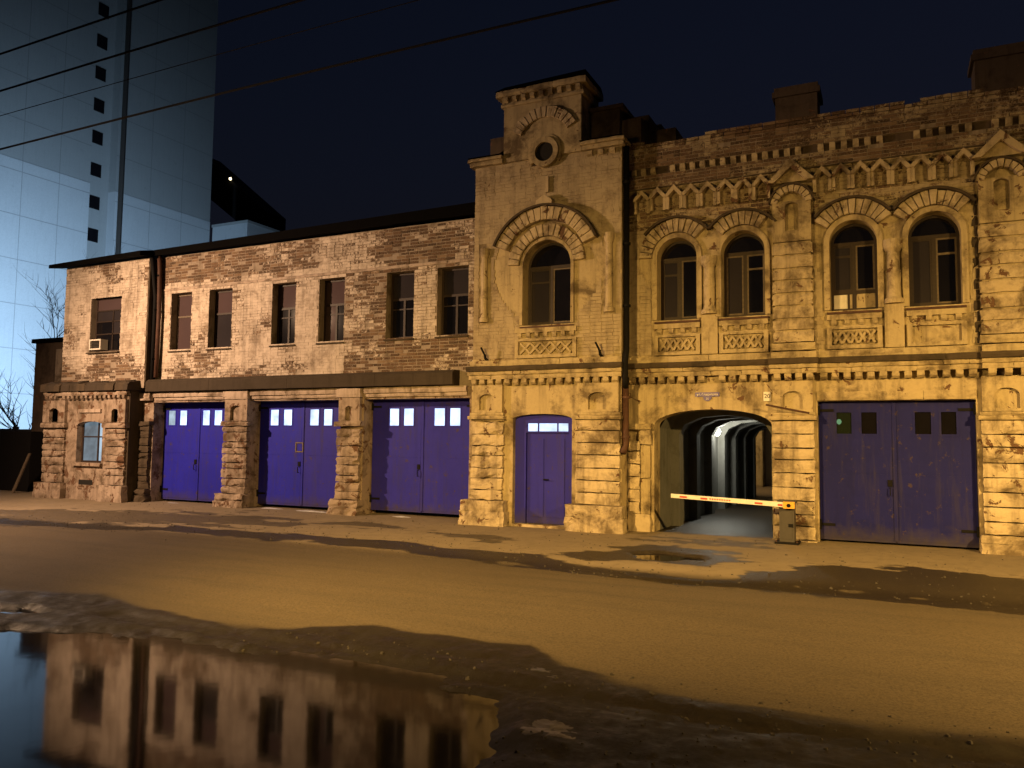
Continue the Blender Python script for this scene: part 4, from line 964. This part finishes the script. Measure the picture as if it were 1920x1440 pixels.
# ================================================================== BACKGROUND LEFT
EL = thing('grain_elevator', 'very tall windowless grain elevator tower with a floodlit zone painted paler on its lower wall behind the garage wing', 'tower', (-66, 25, 0))
YS = (27.1, 29.5)
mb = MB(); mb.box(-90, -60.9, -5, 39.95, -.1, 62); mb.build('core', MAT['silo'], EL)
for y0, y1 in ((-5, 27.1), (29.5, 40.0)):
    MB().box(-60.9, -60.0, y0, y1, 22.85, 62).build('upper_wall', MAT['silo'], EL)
    MB().box(-60.9, -59.97, y0, y1, -.1, 22.85).build('lower_wall_lit', MAT['pale_lit'], EL)  # paler than the upper wall: the floodlight's cut-off put into the colour
for k in range(-1, 10):
    z1 = 36.29-k*2.82; 
    if z1 > 60 or z1 < 12: continue
    w = MB().box(-60.93, -60.86, 27.5, 28.72, z1-.62-.5, z1-.02-.0).build('window', MAT['black'], EL); MB().box(-60.87, -60.855, 27.56, 28.66, z1-1.06, z1-.08).build('pane', MAT['glass'], w)
MB().tube([(-59.6,29.72,0),(-59.6,29.72,61)], .20, 8).build('downpipe', MAT['cabinet'], EL)
for k in range(7):
    MB().box(-59.968, -59.963, -5, 27.1, 1.55+k*3.4, 1.61+k*3.4).build('panel_joint', MAT['joint'], EL); MB().box(-59.968, -59.963, 29.5, 40, 1.55+k*3.4, 1.61+k*3.4).build('panel_joint', MAT['joint'], EL)
for y in (1.5, 5, 8.5, 12, 15.2, 18.4, 21.4, 24.4, 33, 36.5):
    MB().box(-59.967, -59.962, y, y+.05, 0, 22.85).build('panel_joint', MAT['joint'], EL); MB().box(-59.998, -59.993, y, y+.05, 22.85, 62).build('panel_joint', MAT['jointd'], EL)
for k in range(10):
    MB().box(-59.997, -59.992, -5, 27.1, 26+k*3.4, 26.05+k*3.4).build('panel_joint', MAT['jointd'], EL); MB().box(-59.997, -59.992, 29.5, 40, 26+k*3.4, 26.05+k*3.4).build('panel_joint', MAT['jointd'], EL)
an = thing('elevator_annex', 'low white flat-roofed block beside the elevator, just above the garage roof', 'building', (-57, 42, 0))
MB().box(-59.7, -55.2, 40.1, 48, -.1, 22.3).build('wall', MAT['pale_lit'], an); MB().box(-59.75, -55.1, 40.02, 48.1, 22.3, 22.55).build('roof', MAT['silo'], an)
cv = thing('conveyor_gallery', 'dark sloping conveyor gallery descending from the elevator to the right', 'conveyor', (-58, 46, 0))
mb = MB(); mb.add([(-71.5,49,34.5),(-71.5,52,34.5),(-71.5,52,30.2),(-71.5,49,30.2),(-61.2,49,26.4),(-61.2,52,26.4),(-61.2,52,22.7),(-61.2,49,22.7)], [(0,1,2,3),(7,6,5,4),(0,4,5,1),(1,5,6,2),(2,6,7,3),(3,7,4,0)]); mb.build('gallery', MAT['black'], cv)
for x, z in ((-66.5, 26.5), (-62.5, 23.5)): MB().box(x-.25, x+.25, 50, 50.5, -.1, z).build('support', MAT['black'], cv)
lt = MB().lathe(-66.6, 48.85, [(.02,30.65),(.13,30.7),(.13,30.9),(.02,30.95)], 8).build('lamp', m_emit('gallery_lamp', (1.0,.85,.5), 6), cv)
fn = thing('concrete_fence', 'dark concrete yard fence left of the garage wing', 'fence', (-30, 3.2, 0))
for k in range(6):
    x = -38+k*1.95
    MB().box(x+.06, x+1.89, 3.12, 3.2, .0, 2.05+random.uniform(-.04,.04)).build('fence_panel', MAT['fence'], fn); MB().box(x-.06, x+.06, 3.06, 3.24, -.05, 2.15).build('fence_post', MAT['fence'], fn)
oh = thing('outbuilding', 'narrow dark brick outbuilding with a low cap behind the garage wing', 'building', (-25.5, 2, 0))
mb = MB(); mb.box(-26.75, -23.2, 1.5, 6, -.1, 5.0); mb.build('wall', MAT['darkbrick'], oh); MB().box(-26.85, -23.1, 1.4, 6.1, 5.0, 5.14).build('roof', MAT['roofm'], oh)
MB().box(-25.6, -23.3, 1.46, 1.498, 3.2, 4.75).build('plaster_patch', MAT['mortar'], oh)
sh = tag(MB().box(-26.9, -25.3, .55, 1.3, -.05, 1.95).build('dark_box', MAT['black']), 'black low box against the outbuilding by the fence', 'shed')  # plain black box filling the dark spot by the fence
bd = tag(MB().add([(-25.15,-.1,0),(-25.03,-.1,0),(-25.03,-.06,0),(-25.15,-.06,0),(-24.86,.2,1.25),(-24.76,.2,1.25),(-24.76,.24,1.25),(-24.86,.24,1.25)], [(0,1,5,4),(1,2,6,5),(2,3,7,6),(3,0,4,7),(4,5,6,7),(3,2,1,0)]).build('leaning_board', MAT['framep']), 'pale board leaning beside the end bay of the garage wing', 'board')

def tree(x, y, h, label):
    t_ = thing('bare_tree', label, 'tree', (x, y, 0)); tr = MB(); br = MB(); rd = random.Random(5)
    def grow(p, d, L, r, lev, mb):
        pts = [p]; rs = [r]; n = 5
        for i in range(n):
            d = (d+Vector((rd.uniform(-.16,.16), rd.uniform(-.16,.16), rd.uniform(-.02,.12)))).normalized(); p = p+d*L/n; pts.append(p); rs.append(r*(1-.75*(i+1)/n))
        mb.tube(pts, rs, 6 if lev < 2 else 4)
        if lev >= 3: return
        for i in range(1, n+1):
            for q_ in range(2 if lev else 2):
                a = rd.uniform(0, 2*math.pi); nd = (d*.75+Vector((math.cos(a), math.sin(a), rd.uniform(.05,.5)))*.75).normalized()
                if rd.random() < (.85 if lev < 2 else .5): grow(pts[i], nd, L*rd.uniform(.38,.55), rs[i]*.6+.004, lev+1, br)
    grow(Vector((x, y, -.1)), Vector((.02, 0, 1)), h, .10, 0, tr)
    tr.build('trunk', MAT['bark'], t_); br.build('crown', MAT['bark'], t_)
tree(-34.0, 6.0, 6.4, 'bare leafless tree standing behind the yard fence against the lit elevator')

# overhead wires along the street
for z, r, lb in ((11.55,.026,'topmost of the three thick overhead wires'),(10.56,.026,'middle one of the three thick overhead wires'),(9.02,.026,'lowest of the three thick overhead wires, crossing above the garage roof'),(9.9,.010,'thin faint wire between the middle and lowest thick wires')):
    pts = [(x, -4.0, z+.10*math.cos((x+10)/18*math.pi)*.6) for x in range(-62, 63, 2)]
    tag(MB().tube(pts, r, 6).build('overhead_wire', MAT['black']), lb, 'wire', 'overhead wires along the street')

# ================================================================== courtyard seen through the passage
cw = thing('courtyard_house', 'yellow lit courtyard wall seen through the far end of the passage', 'building', (-5, 20, 0))
MB().box(-9.5, -5.05, 19, 24, -.1, 6).build('wall', m_plaster('courtyard_plaster', (.5,.42,.26), (.42,.34,.2)), cw)
MB().box(-5.02, -3.2, 19.6, 24, -.1, 6).build('pale_extension', MAT['pale_lit'], cw); w_ = MB().box(-5.75, -5.35, 18.96, 18.998, .9, 1.8).build('window', MAT['frame'], cw)
MB().box(-5.70, -5.40, 18.95, 18.958, .95, 1.75).build('pane', MAT['glass'], w_)

# ================================================================== LAMPS (fixtures with their lights, plus added blockers)
def light(kind, name, parent, loc, power, color, radius=.12, aim=None, size=150, blend=.6):
    ld = bpy.data.lights.new(name, kind); ld.energy = power; ld.color = color; ld.shadow_soft_size = radius
    if kind == 'SPOT': ld.spot_size = math.radians(size); ld.spot_blend = blend
    o = bpy.data.objects.new(name, ld); COL.objects.link(o); o.location = loc
    if aim is not None: o.rotation_euler = (Vector(aim)-Vector(loc)).to_track_quat('-Z', 'Y').to_euler()
    o.parent = parent; o.matrix_parent_inverse = Matrix.Translation(parent.location).inverted(); return o
GLOW = m_emit('sodium_glow', (1.0,.55,.16), 8)
def street_lamp(x, y, h, ax, ay, power, color, label, aim, cone, lip):
    # arm lamp with an added, unseen cut-off visor on the house side; lip = height of the visor's lower edge over the burner
    t_ = thing('street_lamp', label, 'street lamp', (x, y, -.15), 'sodium street lamps along the near side of the street')
    MB().tube([(x,y,-.2),(x,y,1.2),(x,y,h-.6)], [.10,.09,.06], 10).build('pole', MAT['cabinet'], t_)
    MB().tube([(x,y,h-.7),(x+ax*.3,y+ay*.3,h+.15),(x+ax,y+ay,h+.36)], .035, 8).build('arm', MAT['cabinet'], t_)
    hx, hy = x+ax, y+ay
    MB().add([(hx-.3,hy-.3,h+.28),(hx+.3,hy-.3,h+.28),(hx+.3,hy+.34,h+.28),(hx-.3,hy+.34,h+.28),(hx-.2,hy-.2,h+.42),(hx+.2,hy-.2,h+.42),(hx+.2,hy+.22,h+.42),(hx-.2,hy+.22,h+.42)], [(0,1,5,4),(1,2,6,5),(2,3,7,6),(3,0,4,7),(4,5,6,7)]).build('lamp_head', MAT['cabinet'], t_)
    MB().box(hx-.75, hx+.75, hy+.34, hy+.36, h+lip, h+.9).build('light_blocker', MAT['cabinet'], t_)  # added plate, out of view, that dims the upper fronts
    if x > 0: MB().box(hx-.33, hx-.31, hy-.3, hy+.22, h-.10, h+.28).build('side_blocker', MAT['cabinet'], t_)  # added plate, out of view, keeping light off the left reveals
    MB().box(hx-.1, hx+.1, hy-.2, hy+.2, h+.22, h+.26).build('lamp_glass', GLOW, t_)
    light('SPOT', 'lamp_light', t_, (hx, hy, h), power, color, .17, aim, cone, 1.0)
street_lamp(-20.6, -9.6, 6.6, 0, 1.4, PW_LEFT, SODIUM_L, 'street lamp at the far left end of the street, opposite the end bay', (-14.5, -2, .5), 165, .16)
street_lamp(-7.4, -15.0, 5.2, .2, 1.5, PW_MID, SODIUM, 'street lamp across the street opposite the tower', (-4.2, -1, .4), 96, -.03)
street_lamp(6.2, -10.9, 5.2, 0, 1.4, PW_RIGHT, SODIUM, 'street lamp at the right end of the street, beyond the dark gate', (1.2, -2.5, 0), 136, -.03)
fl = thing('floodlight', 'yard floodlight on a short mast aimed at the grain elevator', 'floodlight', (-43, 16, 0))
MB().tube([(-43,16,-.1),(-43,16,3.0)], .08, 8).build('mast', MAT['black'], fl); MB().box(-42.9, -42.6, 15.7, 16.3, 2.9, 3.4).build('lamp_head', MAT['black'], fl)
light('SPOT', 'flood_light', fl, (-43.2, 16, 3.2), PW_FLOOD, (.46,.70,1.0), .25, (-60, 21, 6), 130, .9)
tl = thing('passage_lamp', 'bright white lamp on the left wall inside the vaulted passage', 'lamp', (-4.4, 5.6, 2.2))
MB().box(-4.44, -4.36, 5.45, 5.75, 2.05, 2.17).build('lamp_base', MAT['cabinet'], tl); MB().lathe(-4.28, 5.6, [(.02,2.0),(.07,2.04),(.09,2.12),(.07,2.2),(.02,2.23)], 10).build('lamp_globe', m_emit('passage_glow', (.95,1.0,.88), 6), tl)
light('POINT', 'lamp_light', tl, (-4.16, 5.6, 2.13), 140, (1.0,.98,.82), .05)
cl = thing('courtyard_lamp', 'warm lamp on a mast in the courtyard behind the passage', 'lamp', (-7.4, 15.5, 0))
MB().tube([(-7.4,15.5,-.1),(-7.4,15.5,3.9)], .05, 8).build('mast', MAT['black'], cl); MB().lathe(-7.4, 15.5, [(.03,3.9),(.14,4.0),(.16,4.15),(.1,4.3),(.02,4.34)], 10).build('lamp_globe', GLOW, cl)
light('POINT', 'lamp_light', cl, (-7.2, 15.5, 3.8), 420, (1.0,.66,.28), .1)
